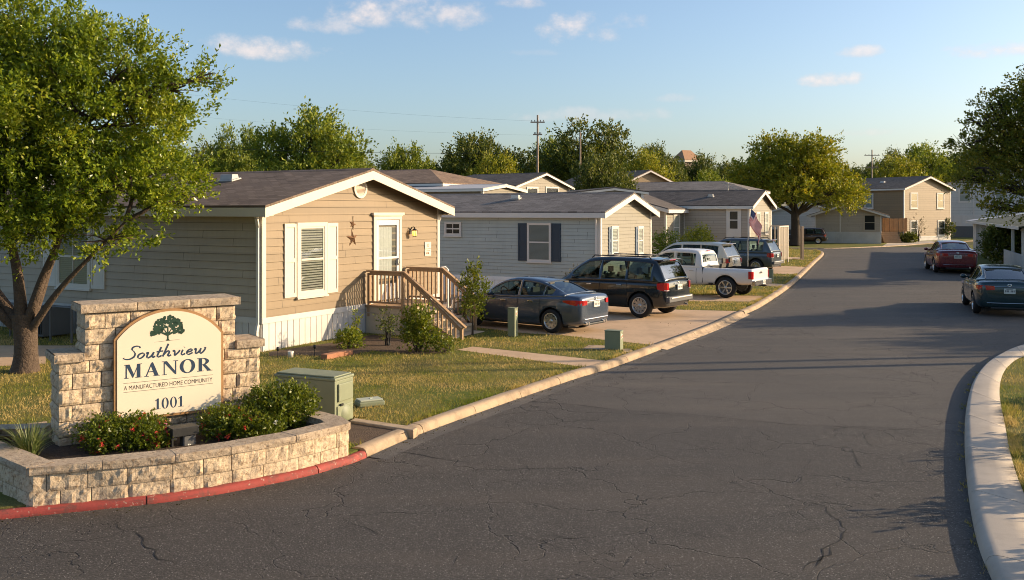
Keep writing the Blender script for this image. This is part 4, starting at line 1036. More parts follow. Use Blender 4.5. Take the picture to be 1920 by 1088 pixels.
# flood light
fl=thing('flood_light','dark grey sign flood light on a box between the flowering shrubs','light',gp(347,838,SOIL+.04),RS+.1)
mb=MB(); mb.box((-.17,-.03,.14),(.17,.17,.24)); mb.box((-.17,-.035,.235),(.17,.175,.25)); obj('lamp_head',mb,MT['black'],fl,bevel=.012)
mb=MB(); mb.box((-.02,.01,-.02),(.14,.12,.14)); mb.box((-.008,.002,.0),(.128,.0095,.128)); bx=obj('junction_box',mb,MT['greyp'],fl,bevel=.006)
mb=MB(); mb.box((.035,.0005,.012),(.055,.0016,.03)); mb.box((.062,.0005,.012),(.075,.0016,.024)); obj('sticker',mb,MT['sticker'],bx)
mb=MB(); mb.tube([(-.14,.07,-.02),(-.14,.07,.16)],.02,8); mb.box((-.17,.0,.1),(-.10,.12,.15)); obj('bracket',mb,MT['black'],fl)

# ================================================================ UTILITY BOXES
tr=thing('transformer_box','large green pad mounted transformer box on the lawn behind the planter','utility box',(-2.64,13.9,.1),math.atan2(-.40,.915))
# local x runs to the viewer's right along the wide face, y away
mb=MB(); w,d,h=1.10,.50,.72
mb.box((-w,0,0),(0,d,h-.07)); mb.prism([(-w-.012,-.012,h-.07),(.012,-.012,h-.07),(.012,d+.012,h-.07),(-w-.012,d+.012,h-.07)],(0,0,.045))
mb.prism([(-w+.02,.02,h-.025),(-.02,.02,h-.025),(-.02,d-.02,h-.025),(-w+.02,d-.02,h-.025)],(0,0,.025)); obj('cabinet',mb,MT['green'],tr,bevel=.02)
mb=MB(); mb.box((.001,.07,.33),(.03,d-.05,h-.12)); obj('upper_hatch',mb,MT['green'],tr,bevel=.02)
mb=MB(); mb.M=Matrix.Translation((.001,d/2+.02,.13))@Matrix.Rotation(PI/2,4,'Y'); mb.lathe([(.0,.05),(.10,.045),(.15,.0)],20,0,None,True); mb.M=None; mb.box((.001,.05,.02),(.02,d-.05,.27)); obj('lower_hatch',mb,MT['green'],tr,bevel=.01)
mb=MB(); mb.box((.021,.12,.265),(.036,.18,.30)); obj('latch',mb,MT['black'],tr)
mb=MB(); mb.box((-w-.15,-.15,-.06),(.15,d+.15,-.0)); obj('pad',mb,MT['kerb'],tr)
vb=thing('valve_box','low pale green utility valve box with a lid, set in the lawn grass','utility box',gp(692,760,.1),.5)
mb=MB(); mb.prism([(-.22,-.15,0),(.22,-.15,0),(.24,.14,0),(-.2,.16,0)],(0,0,.085)); obj('box',mb,MT['green'],vb,bevel=.02)
mb=MB(); mb.box((-.19,-.12,.086),(.2,.12,.11)); mb.tube([(.0,-.03,.112),(.06,.02,.112)],.012,5); obj('lid',mb,simple('pale_lid',(.42,.44,.34),.6,dirt=.3),vb,bevel=.012)
def pedestal(label, loc, rz, w, d, h, stickers=True):
    o=thing('utility_pedestal',label,'utility box',loc,rz,'green utility pedestals on the verge')
    mb=MB(); mb.box((-w,0,0),(0,d,h-.02)); mb.box((-w-.008,-.008,h-.02),(.008,d+.008,h)); obj('cabinet',mb,MT['green'],o,bevel=.012)
    if stickers:
        mb=MB(); mb.box((.001,d*.32,h-.20),(.0025,d*.52,h-.07)); mb.box((.001,d*.55,h-.17),(.0025,d*.75,h-.09)); s=obj('sticker',mb,MT['sticker'],o)
        mb=MB(); mb.box((.0028,d*.36,h-.18),(.0035,d*.50,h-.13)); mb.box((.0028,d*.58,h-.15),(.0035,d*.73,h-.10)); obj('warning_mark',mb,MT['stickerred'],s)
    return o
rzp=math.atan2(-.42,.9)
pedestal('tall narrow green utility pedestal on the grass in front of the grey sedan',gp(965,632,.1),rzp,.20,.20,.73)
pedestal('squat square green utility box beside a concrete pad near the kerb',gp(1163,657,.1),rzp,.38,.22,.44)
pedestal('small green utility pedestal on the verge behind the white pickup tailgate',gp(1449,530,.1),rzp,.24,.18,.58,False)
# garden bits
t=thing('brick_edging','short row of terracotta edging bricks in the soil bed','edging',gp(640,668,.1),RZ-.1)
for k,dx in enumerate((-.42,-.14,.14)):
    mb=MB(); mb.box((dx-.135,-.09,0),(dx+.135,.09,.11)); obj('brick',mb,MT['terracotta'],t,bevel=.01)
for o in t.children: o.rotation_euler[2]=random.uniform(-.06,.06)
t=thing('white_cup','small white pipe cap standing at the foot of the skirting','pipe cap',gp(545,670,.1))
mb=MB(); mb.lathe([(0,0),(.055,0),(.065,.13),(.058,.135),(.05,.05),(0,.05)],14); obj('cap',mb,MT['white'],t)
def spike(u,v,h,label):
    t=thing('garden_spike',label,'garden light',gp(u,v,.1),0,'garden spikes in the soil bed'); mb=MB(); mb.tube([(0,0,0),(0,0,h)],.008,5); mb.lathe([(0,h+.05),(.03,h+.04),(.035,h),(.02,h-.04),(0,h-.04)],8); obj('stake',mb,MT['black'],t)
spike(521,672,.20,'short black garden spike by the house corner downspout'); spike(590,668,.2,'short black garden spike near the brick edging')
# air conditioner and pipework at the side of the tan house
def side_pt(t,o=.0,z=0): p=P1+Vector((-.876,.482,0))*t+Vector((-.482,-.876,0))*o; p.z=z; return p
ac=thing('air_conditioner','dark air conditioning unit beside the tan house behind the tree','air conditioner',side_pt(6.7,.7,.1),RZ+PI/2)
mb=MB(); mb.box((-.45,-.4,.05),(.45,.4,.75)); obj('casing',mb,MT['greyp'],ac,bevel=.02)
mb=MB()
for k in range(11): mb.box((-.43+k*.08,.401,.12),(-.40+k*.08,.425,.7))
obj('grille',mb,MT['black'],ac)
rl=thing('side_railing','thin grey pipe railing along the side of the tan house','railing',side_pt(6.6,1.2,.1),RZ+PI/2)
mb=MB()
for x in (-1.6,-.8,0,.8,1.6,2.6,3.6): mb.tube([(x,0,0),(x,0,.85)],.03,6)
mb.tube([(-1.6,0,.85),(3.6,0,.85)],.028,6); obj('rail',mb,MT['greyp'],rl)
fn=thing('dark_fence','dark slatted fence panel behind the big oak trunk','fence',side_pt(11.5,1.4,.1),RZ+PI/2)
mb=MB()
for k in range(26): mb.box((-2+k*.17,-.02,0),(-1.87+k*.17,.02,1.0))
mb.box((-2,.021,.2),(2.4,.06,.28)); mb.box((-2,.021,.75),(2.4,.06,.83)); obj('fence_panel',mb,MT['greyp'],fn)

# ---- poles, wires, flag
def upole(label,u,vt,Y,arms,extra=None):
    p=at(u,395,Y); h=CH+(HZ-vt)*Y/F; p.z=0
    o=thing('utility_pole',label,'utility pole',p,0,'utility poles behind the houses')
    mb=MB(); mb.tube([(0,0,0),(0,0,h)],[.115,.07],10); obj('pole',mb,MT['pole'],o)
    for z,w in arms:
        mb=MB(); mb.box((-w,-.05,h-z-.045),(w,.05,h-z+.045)); a=obj('crossarm',mb,MT['pole'],o)
        mb=MB()
        for x in (-w+.1,-w*.4,w*.4,w-.1): mb.lathe([(.03,0),(.04,.06),(.02,.12),(0,.12)],6,0,Matrix.Translation((x,0,h-z+.06)))
        obj('insulator',mb,MT['greyp'],a)
    if extra: mb=MB(); mb.lathe([(0,h-1.9),(.16,h-1.85),(.16,h-1.2),(0,h-1.15)],10,0,Matrix.Translation((-.32,0,0))); obj('transformer_can',mb,MT['greyp'],o)
    return o,h
q1,hp1=upole('tall utility pole with two crossarms behind the blue grey house',1008,216,72,((.55,.55),(1.5,.35)))
q2,hp2=upole('slimmer utility pole standing in front of the dense dark trees',1088,248,82,((.5,.12),))
q3,hp3=upole('distant utility pole with crossarms above the two storey house trees',1635,281,118,((.7,.95),(2.2,.8)))
def wire(label,a,b,sag=.8,r=.014):
    a=Vector(a); b=Vector(b); mb=MB(); c=a.copy(); P=[]
    for k in range(25):
        t=k/24; p=a.lerp(b,t); p.z-=sag*4*t*(1-t); P.append(p-c)
    mb.tube(P,r,4,0,True,False); return obj('power_line',mb,MT['black'],label=label,cat='power line',group='overhead power lines',loc=c)
t1=Vector((q1.location.x,72,hp1-.55))
wire('upper faint overhead wire from the tall pole crossarm toward the oak',t1+Vector((-.5,0,.1)),(-42,70,14.5),.7,.0035)
wire('dark lower overhead wire crossing behind the small round tree',t1+Vector((0,.2,-2.35)),(-42,74,9.35),.5,.012)
wire('thin middle overhead wire from the lower crossarm toward the oak',t1+Vector((-.4,0,-1.0)),(-42,71,12.6),.7,.003)
# flag pole and flag
fp=thing('flag_pole','striped national flag hanging on a slim metal pole behind the pickup bed','flag',at(1402,560,41.5).xy.to_3d(),0)
b0=fp.location; hz_=CH-(413-HZ)*41.5/F
mb=MB(); mb.tube([(0,0,.05),(0,0,1.9)],.026,8); mb.tube([(0,0,1.9),(.16,0,hz_+.55)],.020,8); mb.lathe([(0,.06),(.035,.03),(.03,-.01),(0,-.02)],8,0,Matrix.Translation((.16,0,hz_+.58))); obj('pole',mb,MT['metal'],fp)
def cloth(nm,c):
    t=NT(nm); b=t.bsdf(c,.8,0,.2); tr=t.n('ShaderNodeBsdfTranslucent'); tr.inputs[0].default_value=(*c,1); mx=t.n('ShaderNodeMixShader'); mx.inputs[0].default_value=.5; t.l(b,mx.inputs[1]); t.l(tr.outputs[0],mx.inputs[2]); return t.done(mx.outputs[0])
mr=cloth('flag_red',(.62,.03,.04)); mw=cloth('flag_white',(.80,.76,.70)); mbz=cloth('flag_blue',(.03,.05,.16))
mb=MB(); nu,nv=39,26; G=[]
top=Vector((.155,0,hz_+.5)); 
for i in range(nv+1):          # v : along hoist (13 stripes, two cells each)
    row=[]
    for k in range(nu+1):
        u=k/nu; v=i/nv
        hoist=Vector((.155-.10*v,0,hz_+.5-.72*v))
        drop=u*1.05; fold=math.sin(u*9+v*2.2)*.09*u+math.sin(v*7+u*4)*.03
        row.append(hoist+Vector((.50*u*(1-.30*u)+fold*1.1+.06*u*v,-.55*u*(1-.3*u)+fold*.9,-drop*.72-.12*u*u)))
    G.append(row)
vs=[p for r in G for p in r]; m=nu+1
for i in range(nv):
    for k in range(nu):
        stripe=i//2; mat=0 if stripe%2==0 else 1
        if stripe<5 and k<9: mat=2
        mb.add([vs[i*m+k],vs[i*m+k+1],vs[(i+1)*m+k+1],vs[(i+1)*m+k]],[(0,1,2,3)],mat,True)
for i in range(4):
    for k in range(3):
        a=G[2+i*2][2+k*2+(i%2)]; mb.add([a+Vector((.0,-.006,.018)),a+Vector((.014,-.006,0)),a+Vector((0,-.006,-.018)),a+Vector((-.014,-.006,0))],[(0,1,2,3)],1)
obj('flag_cloth',mb,[mr,mw,mbz],fp)
wpst=thing('wooden_post','weathered square wooden post on the verge near the bend','post',gp(1504,487,.1),.3)
mb=MB(); mb.box((-.085,-.085,-.1),(.085,.085,2.12)); mb.prism([(-.085,-.085,2.12),(.085,-.085,2.12),(.085,.085,2.12),(-.085,.085,2.12)],(0,.02,.05)); obj('post',mb,MT['pole'],wpst,bevel=.01)
mb=MB(); mb.cbox((-.32,.1,.03),(.5,.4,.08)); obj('footing',mb,MT['kerb'],wpst,bevel=.02)
# ================================================================ VEHICLES
def interp(tab, x):
    if x<=tab[0][0]: return tab[0][1:]
    for a,b in zip(tab,tab[1:]):
        if x<=b[0]:
            t=(x-a[0])/(b[0]-a[0]); return tuple(a[i]+(b[i]-a[i])*t for i in range(1,len(a)))
    return tab[-1][1:]
def smooth_tab(tab, n=3):
    P=[Vector(p[:]) if len(p)<=4 else None for p in tab]
    out=[]
    for i in range(len(tab)-1):
        a,b,c,d=[tab[j] for j in (max(i-1,0),i,i+1,min(i+2,len(tab)-1))]
        for k in range(n):
            t=k/n
            q=[a_ for a_ in (b[j]+(c[j]-b[j])*t for j in range(len(b)))]
            h=[.5*((2*b[j])+(c[j]-a[j])*t+(2*a[j]-5*b[j]+4*c[j]-d[j])*t*t+(3*b[j]-a[j]-3*c[j]+d[j])*t**3) for j in range(len(b))]
            out.append(tuple([q[0]]+[q[j]*.5+h[j]*.5 for j in range(1,len(b))]))
    return out+[tab[-1]]
def evaluated(o, name):
    dg=bpy.context.evaluated_depsgraph_get(); dg.update()
    me=bpy.data.meshes.new_from_object(o.evaluated_get(dg)); me.name=name; return me
WH={}
def wheel_meshes(rw, w, spokes, style):
    key=(rw,w,spokes,style)
    if key in WH: return WH[key]
    rr=rw*.68; mb=MB(); h=w/2
    mb.lathe([(rr-.02,-h+.02),(rr,-h+.01),(rr+.03,-h),(rw-.035,-h+.012),(rw-.008,-h+.035),(rw,-h*.4),(rw,h*.4),(rw-.008,h-.035),(rw-.035,h-.012),(rr+.03,h),(rr,h-.01),(rr-.02,h-.03)],36,0,Matrix.Rotation(PI/2,4,'X'))
    ty=mb.mesh('tyre'); ty.materials.append(MT['tyre'])
    mb=MB(); T=Matrix.Rotation(PI/2,4,'X')
    mb.lathe([(rr+.004,h-.012),(rr-.014,h-.002),(rr-.03,h-.012),(rr-.05,h-.09),(rr-.05,-h+.02),(rr,-h+.012)],36,0,Matrix.Rotation(-PI/2,4,'X'))
    mb.lathe([(.0,h-.02),(.045,h-.024),(.065,h-.045),(.07,h-.10)],16,0,Matrix.Rotation(-PI/2,4,'X'))
    for k in range(spokes):
        a=2*PI*k/spokes; ca,sa=math.cos(a),math.sin(a); ta=Vector((-sa,0,ca)); ra=Vector((ca,0,sa))
        for o_ in ((-.35,.35) if style=='split' else (0,)):
            w0=.022; w1=.018 if style=='split' else .030; y0=h-.045; y1=h-.025
            p0=ra*.05+ta*o_*.03; p1=ra*(rr-.02)+ta*o_*.19*rr/.22*.35
            Pq=[p0-ta*w0+Vector((0,y0,0)),p0+ta*w0+Vector((0,y0,0)),p1+ta*w1+Vector((0,y1,0)),p1-ta*w1+Vector((0,y1,0))]
            mb.prism(Pq,(0,-.03,0))
    ri=mb.mesh('rim'); ri.materials.append(MT['rim'])
    mb=MB(); mb.lathe([(.0,h-.085),(rr-.05,h-.085)],24,0,Matrix.Rotation(-PI/2,4,'X'),False); mb.lathe([(.0,-h+.03),(rr,-h+.03)],20,0,Matrix.Rotation(-PI/2,4,'X'),False); br=mb.mesh('brake_disc'); br.materials.append(MT['greyp'])
    WH[key]=(ty,ri,br); return WH[key]

def car(name, label, cat, loc, rz, S, paint, scale=1, group=None):
    r=thing(name,label,cat,loc,rz,group,scale)
    Lg,Wd=S['L'],S['W']; hw=Wd/2; low=smooth_tab(S['low']); gh=smooth_tab(S['gh'])
    mpaint=MT[paint]; mwell=MT['black']
    # lower body
    mb=MB(); rows=[]
    for x,wf,zb,zt in low:
        w=hw*wf; h=zt-zb; cw=S.get('crown',.03)
        half=[(0,zb),(w*.80,zb),(w*.955,zb+.05),(w*.99,zb+h*.30),(w,zb+h*.58),(w*.985,zb+h*.80),(w*.945,zt-.035),(w*.86,zt-.004),(w*.45,zt+cw*.8),(0,zt+cw)]
        ring_=[(x,-y,z) for y,z in half]+[(x,y,z) for y,z in half[-2:0:-1]]
        rows.append([Vector(p) for p in ring_])
    n=len(rows[0])
    vs=[p for q in rows for p in q]; fs=[]
    for i in range(len(rows)-1):
        for k in range(n): fs.append((i*n+k,i*n+(k+1)%n,(i+1)*n+(k+1)%n,(i+1)*n+k))
    fs.append(list(range(n))[::-1]); fs.append([(len(rows)-1)*n+k for k in range(n)])
    mb.add(vs,fs,0,True)
    me=mb.mesh('body'); bm=bmesh.new(); bm.from_mesh(me); bmesh.ops.recalc_face_normals(bm,faces=bm.faces[:]); bm.to_mesh(me); bm.free()
    me.materials.append(mpaint); me.materials.append(mwell)
    tmp=bpy.data.objects.new('body_work',me); COL.objects.link(tmp)
    ss=tmp.modifiers.new('s','SUBSURF'); ss.levels=1; ss.render_levels=1
    cut=MB(); rw=S['rw']
    for ax in S['axles']:
        for sd_ in (-1,1):
            T=Matrix.Translation((ax,sd_*(hw-.34),rw+.01))@Matrix.Rotation(-sd_*PI/2,4,'X'); R0=rw*S.get('arch',1.14)
            nn=32; vs=[]; 
            for zz in (0,.6):
                for k in range(nn): vs.append(T@Vector((R0*math.cos(2*PI*k/nn),R0*math.sin(2*PI*k/nn),zz)))
            cut.add(vs,[(k,(k+1)%nn,nn+(k+1)%nn,nn+k) for k in range(nn)]+[list(range(nn))[::-1],list(range(nn,2*nn))])
    if 'bed' in S:
        x0,x1,yb,zb=S['bed']; cut.box((x0,-yb,zb),(x1,yb,zb+1.0))
    cm=cut.mesh('cut'); bm=bmesh.new(); bm.from_mesh(cm); bmesh.ops.recalc_face_normals(bm,faces=bm.faces[:]); bm.to_mesh(cm); bm.free(); cm.materials.append(mwell)
    co=bpy.data.objects.new('cut',cm); COL.objects.link(co)
    bo=tmp.modifiers.new('b','BOOLEAN'); bo.operation='DIFFERENCE'; bo.object=co; bo.solver='EXACT'
    try: bo.material_mode='TRANSFER'
    except Exception: pass
    bme=evaluated(tmp,'body'); bpy.data.objects.remove(tmp); bpy.data.objects.remove(co)
    # greenhouse: an open shell with the window openings cut out
    mb=MB(); rows=[]; bw=S['belt_w']
    def belt(x): return interp(low,x)[2]
    for x,zt,wt in gh:
        b=min(belt(x),zt)-.03; w0=hw*min(bw,interp(low,x)[0]*.93); w1=hw*wt; half=[(w0,b-.05),(w0,b+.03),(w1+(w0-w1)*.12,zt-.10 if zt-.10>b+.04 else b+.04),(w1*.93,max(zt-.028,b+.045)),(w1*.6,max(zt-.004,b+.05)),(0,max(zt+.006,b+.052))]
        rows.append([(x,-y,z) for y,z in half]+[(x,y,z) for y,z in half[-2::-1]])
    mb.grid(rows,0,True); gm=mb.mesh('gh'); gm.materials.append(mpaint); gm.materials.append(mwell)
    gtmp=bpy.data.objects.new('gh_work',gm); COL.objects.link(gtmp)
    so=gtmp.modifiers.new('so','SOLIDIFY'); so.thickness=.036; so.offset=0
    cut=MB()
    for xa,xb in S['sidewin']:
        lo_=[];hi_=[]; nn=14
        for k in range(nn+1):
            x=xa+(xb-xa)*k/nn; zt,_=interp(gh,x); lo=belt(x)+S.get('sill',.035); hi=zt-S.get('head',.095)
            if hi<lo+.015: continue
            lo_.append((x,-1.6,lo)); hi_.append((x,-1.6,hi))
        if len(lo_)>1: cut.prism(lo_+hi_[::-1],(0,3.2,0))
    for xa,xb,fr in (S['rearwin'],S['windshield']):
        ya=hw*interp(gh,xa)[1]*fr; yb=hw*interp(gh,xb)[1]*fr; zz=min(interp(gh,xa)[0],interp(gh,xb)[0])-.2
        cut.prism([(xa,-ya,zz),(xb,-yb,zz),(xb,yb,zz),(xa,ya,zz)],(0,0,2.0))
    cm=cut.mesh('cut2'); bm=bmesh.new(); bm.from_mesh(cm); bmesh.ops.recalc_face_normals(bm,faces=bm.faces[:]); bm.to_mesh(cm); bm.free(); cm.materials.append(mpaint)
    co=bpy.data.objects.new('cut2',cm); COL.objects.link(co)
    bo=gtmp.modifiers.new('b','BOOLEAN'); bo.operation='DIFFERENCE'; bo.object=co; bo.solver='EXACT'; bo.use_self=True
    gm2=evaluated(gtmp,'g2'); bpy.data.objects.remove(gtmp); bpy.data.objects.remove(co)
    bm2=bmesh.new(); bm2.from_mesh(bme); bm2.from_mesh(gm2); bm2.to_mesh(bme); bm2.free()
    body=obj('body',bme,[],r)
    if not bme.materials: bme.materials.append(mpaint); bme.materials.append(mwell)
    # cabin: dark trim at sill height, seats with head rests, steering wheel
    xs_=[x for x,zt,wt in gh if zt-belt(x)>.16]; mb=MB(); rows=[]
    for k in range(9):
        x=min(xs_)+(max(xs_)-min(xs_))*k/8; w=hw*bw-.07; z=belt(x)+.036; rows.append([(x,-w,z),(x,0,z+.004),(x,w,z)])
    mb.grid(rows,0,False); obj('cabin_trim',mb,MT['black'],r)
    xf=S['axles'][0]+1.32; xr=S['axles'][0]+.30
    for x,hh in ((xf,.14),(xr,.10)):
        for y in (-.37,.37):
            z=belt(x)-.02; mb=MB(); mb.prism([(x,y-.23,z),(x+.12,y-.23,z),(x+.05,y-.21,z+hh+.06),(x-.03,y-.21,z+hh+.06)],(0,.46,0)); mb.box((x-.03,y-.12,z+hh+.09),(x+.05,y+.12,z+hh+.27)); mb.box((x-.005,y-.05,z+hh+.05),(x+.025,y+.05,z+hh+.10)); obj('seat',mb,MT['seat'],r,bevel=.02)
    mb=MB(); T=Matrix.Translation((xf+.62,.37,belt(xf+.6)+.06))@Matrix.Rotation(R(-62),4,'Y'); mb.tube([T@Vector((.18*math.cos(2*PI*k/20),.18*math.sin(2*PI*k/20),0)) for k in range(21)],.014,6); obj('steering_wheel',mb,MT['black'],r)
    def side_y(x,z):
        zt,wt=interp(gh,x); b=min(belt(x),zt)-.03; w0=hw*min(bw,interp(low,x)[0]*.93); w1=hw*wt; za=b+.03; zb=zt-.10; y1=w1+(w0-w1)*.12
        t=(z-za)/max(zb-za,.05)
        if t<=1: return w0+(y1-w0)*max(t,0)
        return y1+(w1*.93-y1)*min(1,(z-zb)/.072)
    # side glass
    for xa,xb in S['sidewin']:
        for s in (-1,1):
            mb=MB(); rows=[]; nn=14
            for k in range(nn+1):
                x=xa+(xb-xa)*k/nn; zt,_=interp(gh,x); lo=belt(x)+S.get('sill',.035); hi=zt-S.get('head',.095)
                if hi<lo+.015: continue
                rows.append([(x,s*(side_y(x,lo+(hi-lo)*q/4)+.004),lo+(hi-lo)*q/4) for q in range(5)])
            mb.grid(rows,0,True); obj('side_window',mb,MT['seeglass'],r)
    for nm,(xa,xb,fr) in (('rear_window',S['rearwin']),('windshield',S['windshield'])):
        mb=MB(); rows=[]
        for k in range(9):
            x=xa+(xb-xa)*k/8; zt,wt=interp(gh,x); wl=hw*wt*fr
            row=[]
            for q in range(-5,6):
                y=wl*q/5; a=abs(y)/(hw*wt); z=zt+.006-(.010*a/.6 if a<.6 else .010+.024*(a-.6)/.33)
                row.append((x,y,z-.002))
            rows.append(row)
        mb.grid(rows,0,True); obj(nm,mb,MT['seeglass'],r)
    # wheels
    tyre,rim,brk=wheel_meshes(rw,S.get('tw',.22),S.get('spokes',10),S.get('style','plain'))
    for ax in S['axles']:
        for s in (1,-1):
            w=bpy.data.objects.new('wheel',tyre); COL.objects.link(w); w.parent=r; w.location=(ax,s*(hw-.115),rw); w.rotation_euler[2]=0 if s>0 else PI
            for nm,me_ in (('rim',rim),('brake_disc',brk)):
                q=bpy.data.objects.new(nm,me_); COL.objects.link(q); q.parent=w
    # plan path round the rear corner -> lights
    def plan(zf, x): return hw*interp(low,x)[0]
    def lights(nm, pts, z0, z1, mat, th=.03):
        for s in (1,-1):
            mb=MB(); ro=[]; 
            for k,(x,y,za,zb) in enumerate(pts):
                a=pts[max(k-1,0)]; b=pts[min(k+1,len(pts)-1)]; t=Vector((b[0]-a[0],b[1]-a[1])).normalized(); nn=Vector((-t.y,t.x)) if True else 0
                if nn.dot(Vector((x-1.5,y)))<0: nn=-nn
                o1=nn*.012; o0=nn*-.05
                ro.append([(x+o0.x,s*(y+o0.y),za),(x+o1.x,s*(y+o1.y),za+.006),(x+o1.x,s*(y+o1.y),zb-.006),(x+o0.x,s*(y+o0.y),zb)])
            mb.grid(ro,0,False); mb.poly(ro[0]); mb.poly(ro[-1]); obj(nm,mb,mat,r)
    if S.get('tail'):
        lights('tail_light',S['tail'],0,0,MT['tail'])
        if 'tail2' in S: lights('reverse_light',S['tail2'],0,0,MT['tailclear'])
    if S.get('head_l'): lights('headlight',S['head_l'],0,0,MT['tailclear'])
    # plate, emblem, bumper trim, handles, mirrors
    px,pz=S['plate']; mb=MB(); mb.box((px-.012,-.155,pz-.078),(px+.03,.155,pz+.078)); pl=obj('number_plate',mb,MT['plate'],r,bevel=.006)
    mb=MB(); 
    for k,q in enumerate((-.115,-.075,-.035,.03,.07,.11)): mb.box((px-.0135,q-.013,pz-.03),(px-.0122,q+.013,pz+.028))
    mb.box((px-.0135,-.09,pz+.045),(px-.0122,.09,pz+.060)); obj('plate_print',mb,MT['greyp'],pl)
    if 'emblem' in S:
        ex,ez=S['emblem']; mb=MB(); mb.lathe([(.03,.0),(.055,.008),(.06,.0)],14,0,Matrix.Translation((ex,0,ez))@Matrix.Rotation(-PI/2,4,'Y')@Matrix.Scale(.75,4,(1,0,0))); obj('emblem',mb,MT['chrome'],r)
    for nm,lo,hi,mt in S.get('boxes',()):
        mb=MB(); mb.box(lo,hi); obj(nm,mb,MT[mt],r,bevel=.015)
    for x,z in S['handles']:
        for s in (1,-1):
            y=hw*interp(low,x)[0]*.985; mb=MB(); mb.box((x-.09,min(s*(y-.02),s*(y+.028)),z-.014),(x+.09,max(s*(y-.02),s*(y+.028)),z+.014)); obj('door_handle',mb,MT[S.get('hmat',paint)],r,bevel=.008)
    for x,z0 in S['seams']:
        for s in (1,-1):
            mb=MB(); zt=interp(low,x)[2]; zb=interp(low,x)[1]; h=zt-zb; rows=[]
            for f_,wf in ((.12,.965),(.30,.99),(.58,1.0),(.80,.985),(.93,.955)):
                w=interp(low,x)[0]*hw*wf+.002; rows.append([(x-.008,s*w,zb+h*f_),(x+.008,s*w,zb+h*f_)])
            mb.grid(rows,0,False); obj('door_seam',mb,MT['black'],r)
    mx,mz=S['mirror']
    for s in (1,-1):
        mb=MB(); T=Matrix.Translation((mx,s*(hw*.93+.10),mz)); n_=10; 
        vs=[];fs=[]
        mb.M=T; mb.flip=False; mb.lathe([(0,-.06),(.07,-.055),(.098,-.02),(.098,.03),(.07,.052),(0,.055)],12,0,Matrix.Scale(.75,4,(0,0,1))@Matrix.Rotation(PI/2,4,'Y')); mb.M=None
        mb.bar((mx+.02,s*(hw*.80),mz-.04),(mx,s*(hw*.93+.06),mz-.01),.05,.05); obj('mirror',mb,mpaint,r)
    mb=MB()
    for s in (-1,1):
        for xa,xb in S.get('trim',()):
            rows=[]
            for k in range(9):
                x=xa+(xb-xa)*k/8; z=belt(x)+S.get('sill',.035)-.012; rows.append([(x,s*(side_y(x,z)+.012),z-.012),(x,s*(side_y(x,z)+.012),z+.008)])
            mb.grid(rows,0,False)
    if mb.v: obj('window_trim',mb,MT['chrome'],r)
    if S.get('rails'):
        xa,xb,yr,zr_=S['rails']; mb=MB()
        for s in (-1,1):
            mb.tube([(xa,s*yr,zr_-.03),(xa+.08,s*yr,zr_+.045),(xb-.1,s*yr,zr_+.05),(xb,s*yr,zr_-.03)],.02,6)
        for x in (xa+.45,xb-.55): mb.tube([(x,-yr,zr_+.06),(x,yr,zr_+.06)],.018,6)
        obj('roof_rack',mb,MT['black'],r)
    if S.get('exh'):
        mb=MB()
        for y in S['exh']: mb.tube([(-.03,y,S['low'][1][2]-.01),(.4,y,S['low'][1][2]-.01)],.04,10)
        obj('exhaust_pipe',mb,MT['chrome'],r)
    mb=MB(); mb.box((.5,-hw*.72,S['low'][5][2]-.03),(Lg-.5,hw*.72,S['low'][5][2]+.06)); obj('underbody',mb,MT['black'],r)
    return r

SEDAN=dict(L=4.72,W=1.82,rw=.335,axles=(.93,3.70),belt_w=.90,arch=1.13,style='split',spokes=10,tw=.225,
 low=[(-.01,.62,.46,.80),(.015,.80,.30,.97),(.08,.88,.25,1.035),(.25,.945,.22,1.06),(.60,.985,.20,1.065),(1.02,1,.19,1.03),(1.6,1,.18,.985),(2.4,1,.18,.955),(3.2,.995,.18,.935),(3.55,.985,.18,.915),(4.05,.955,.20,.85),(4.40,.90,.21,.77),(4.62,.80,.25,.68),(4.71,.62,.30,.58)],
 gh=[(.50,1.06,.74),(.80,1.19,.70),(1.15,1.33,.665),(1.5,1.415,.65),(1.9,1.455,.645),(2.3,1.455,.65),(2.65,1.40,.66),(3.0,1.25,.69),(3.55,.93,.78)],
 sidewin=((.93,1.22),(1.25,2.02),(2.10,3.18)),rearwin=(.56,1.30,.86),windshield=(2.66,3.5,.88),sill=.03,head=.085,
 tail=[(-.018,.50,.80,.93),(.005,.66,.79,.935),(.06,.755,.78,.94),(.16,.825,.79,.945),(.30,.868,.82,.945),(.52,.895,.88,.935)],
 head_l=[(4.68,.50,.56,.66),(4.63,.68,.58,.70),(4.48,.79,.62,.76),(4.25,.86,.70,.80)],
 plate=(-.030,.80),emblem=(-.015,.955),handles=((1.60,.86),(2.55,.84)),seams=((1.30,0),(2.06,0),(3.16,0)),mirror=(3.02,1.02),trim=((.93,3.1),),hmat='chrome',
 boxes=(('bumper_trim',(-.035,-.62,.40),(.02,.62,.425),'chrome'),('lower_grille',(-.025,-.5,.235),(.1,.5,.29),'black'),('trunk_trim',(-.035,-.42,.895),(.02,.42,.918),'chrome')),exh=(-.52,-.40,.40,.52))
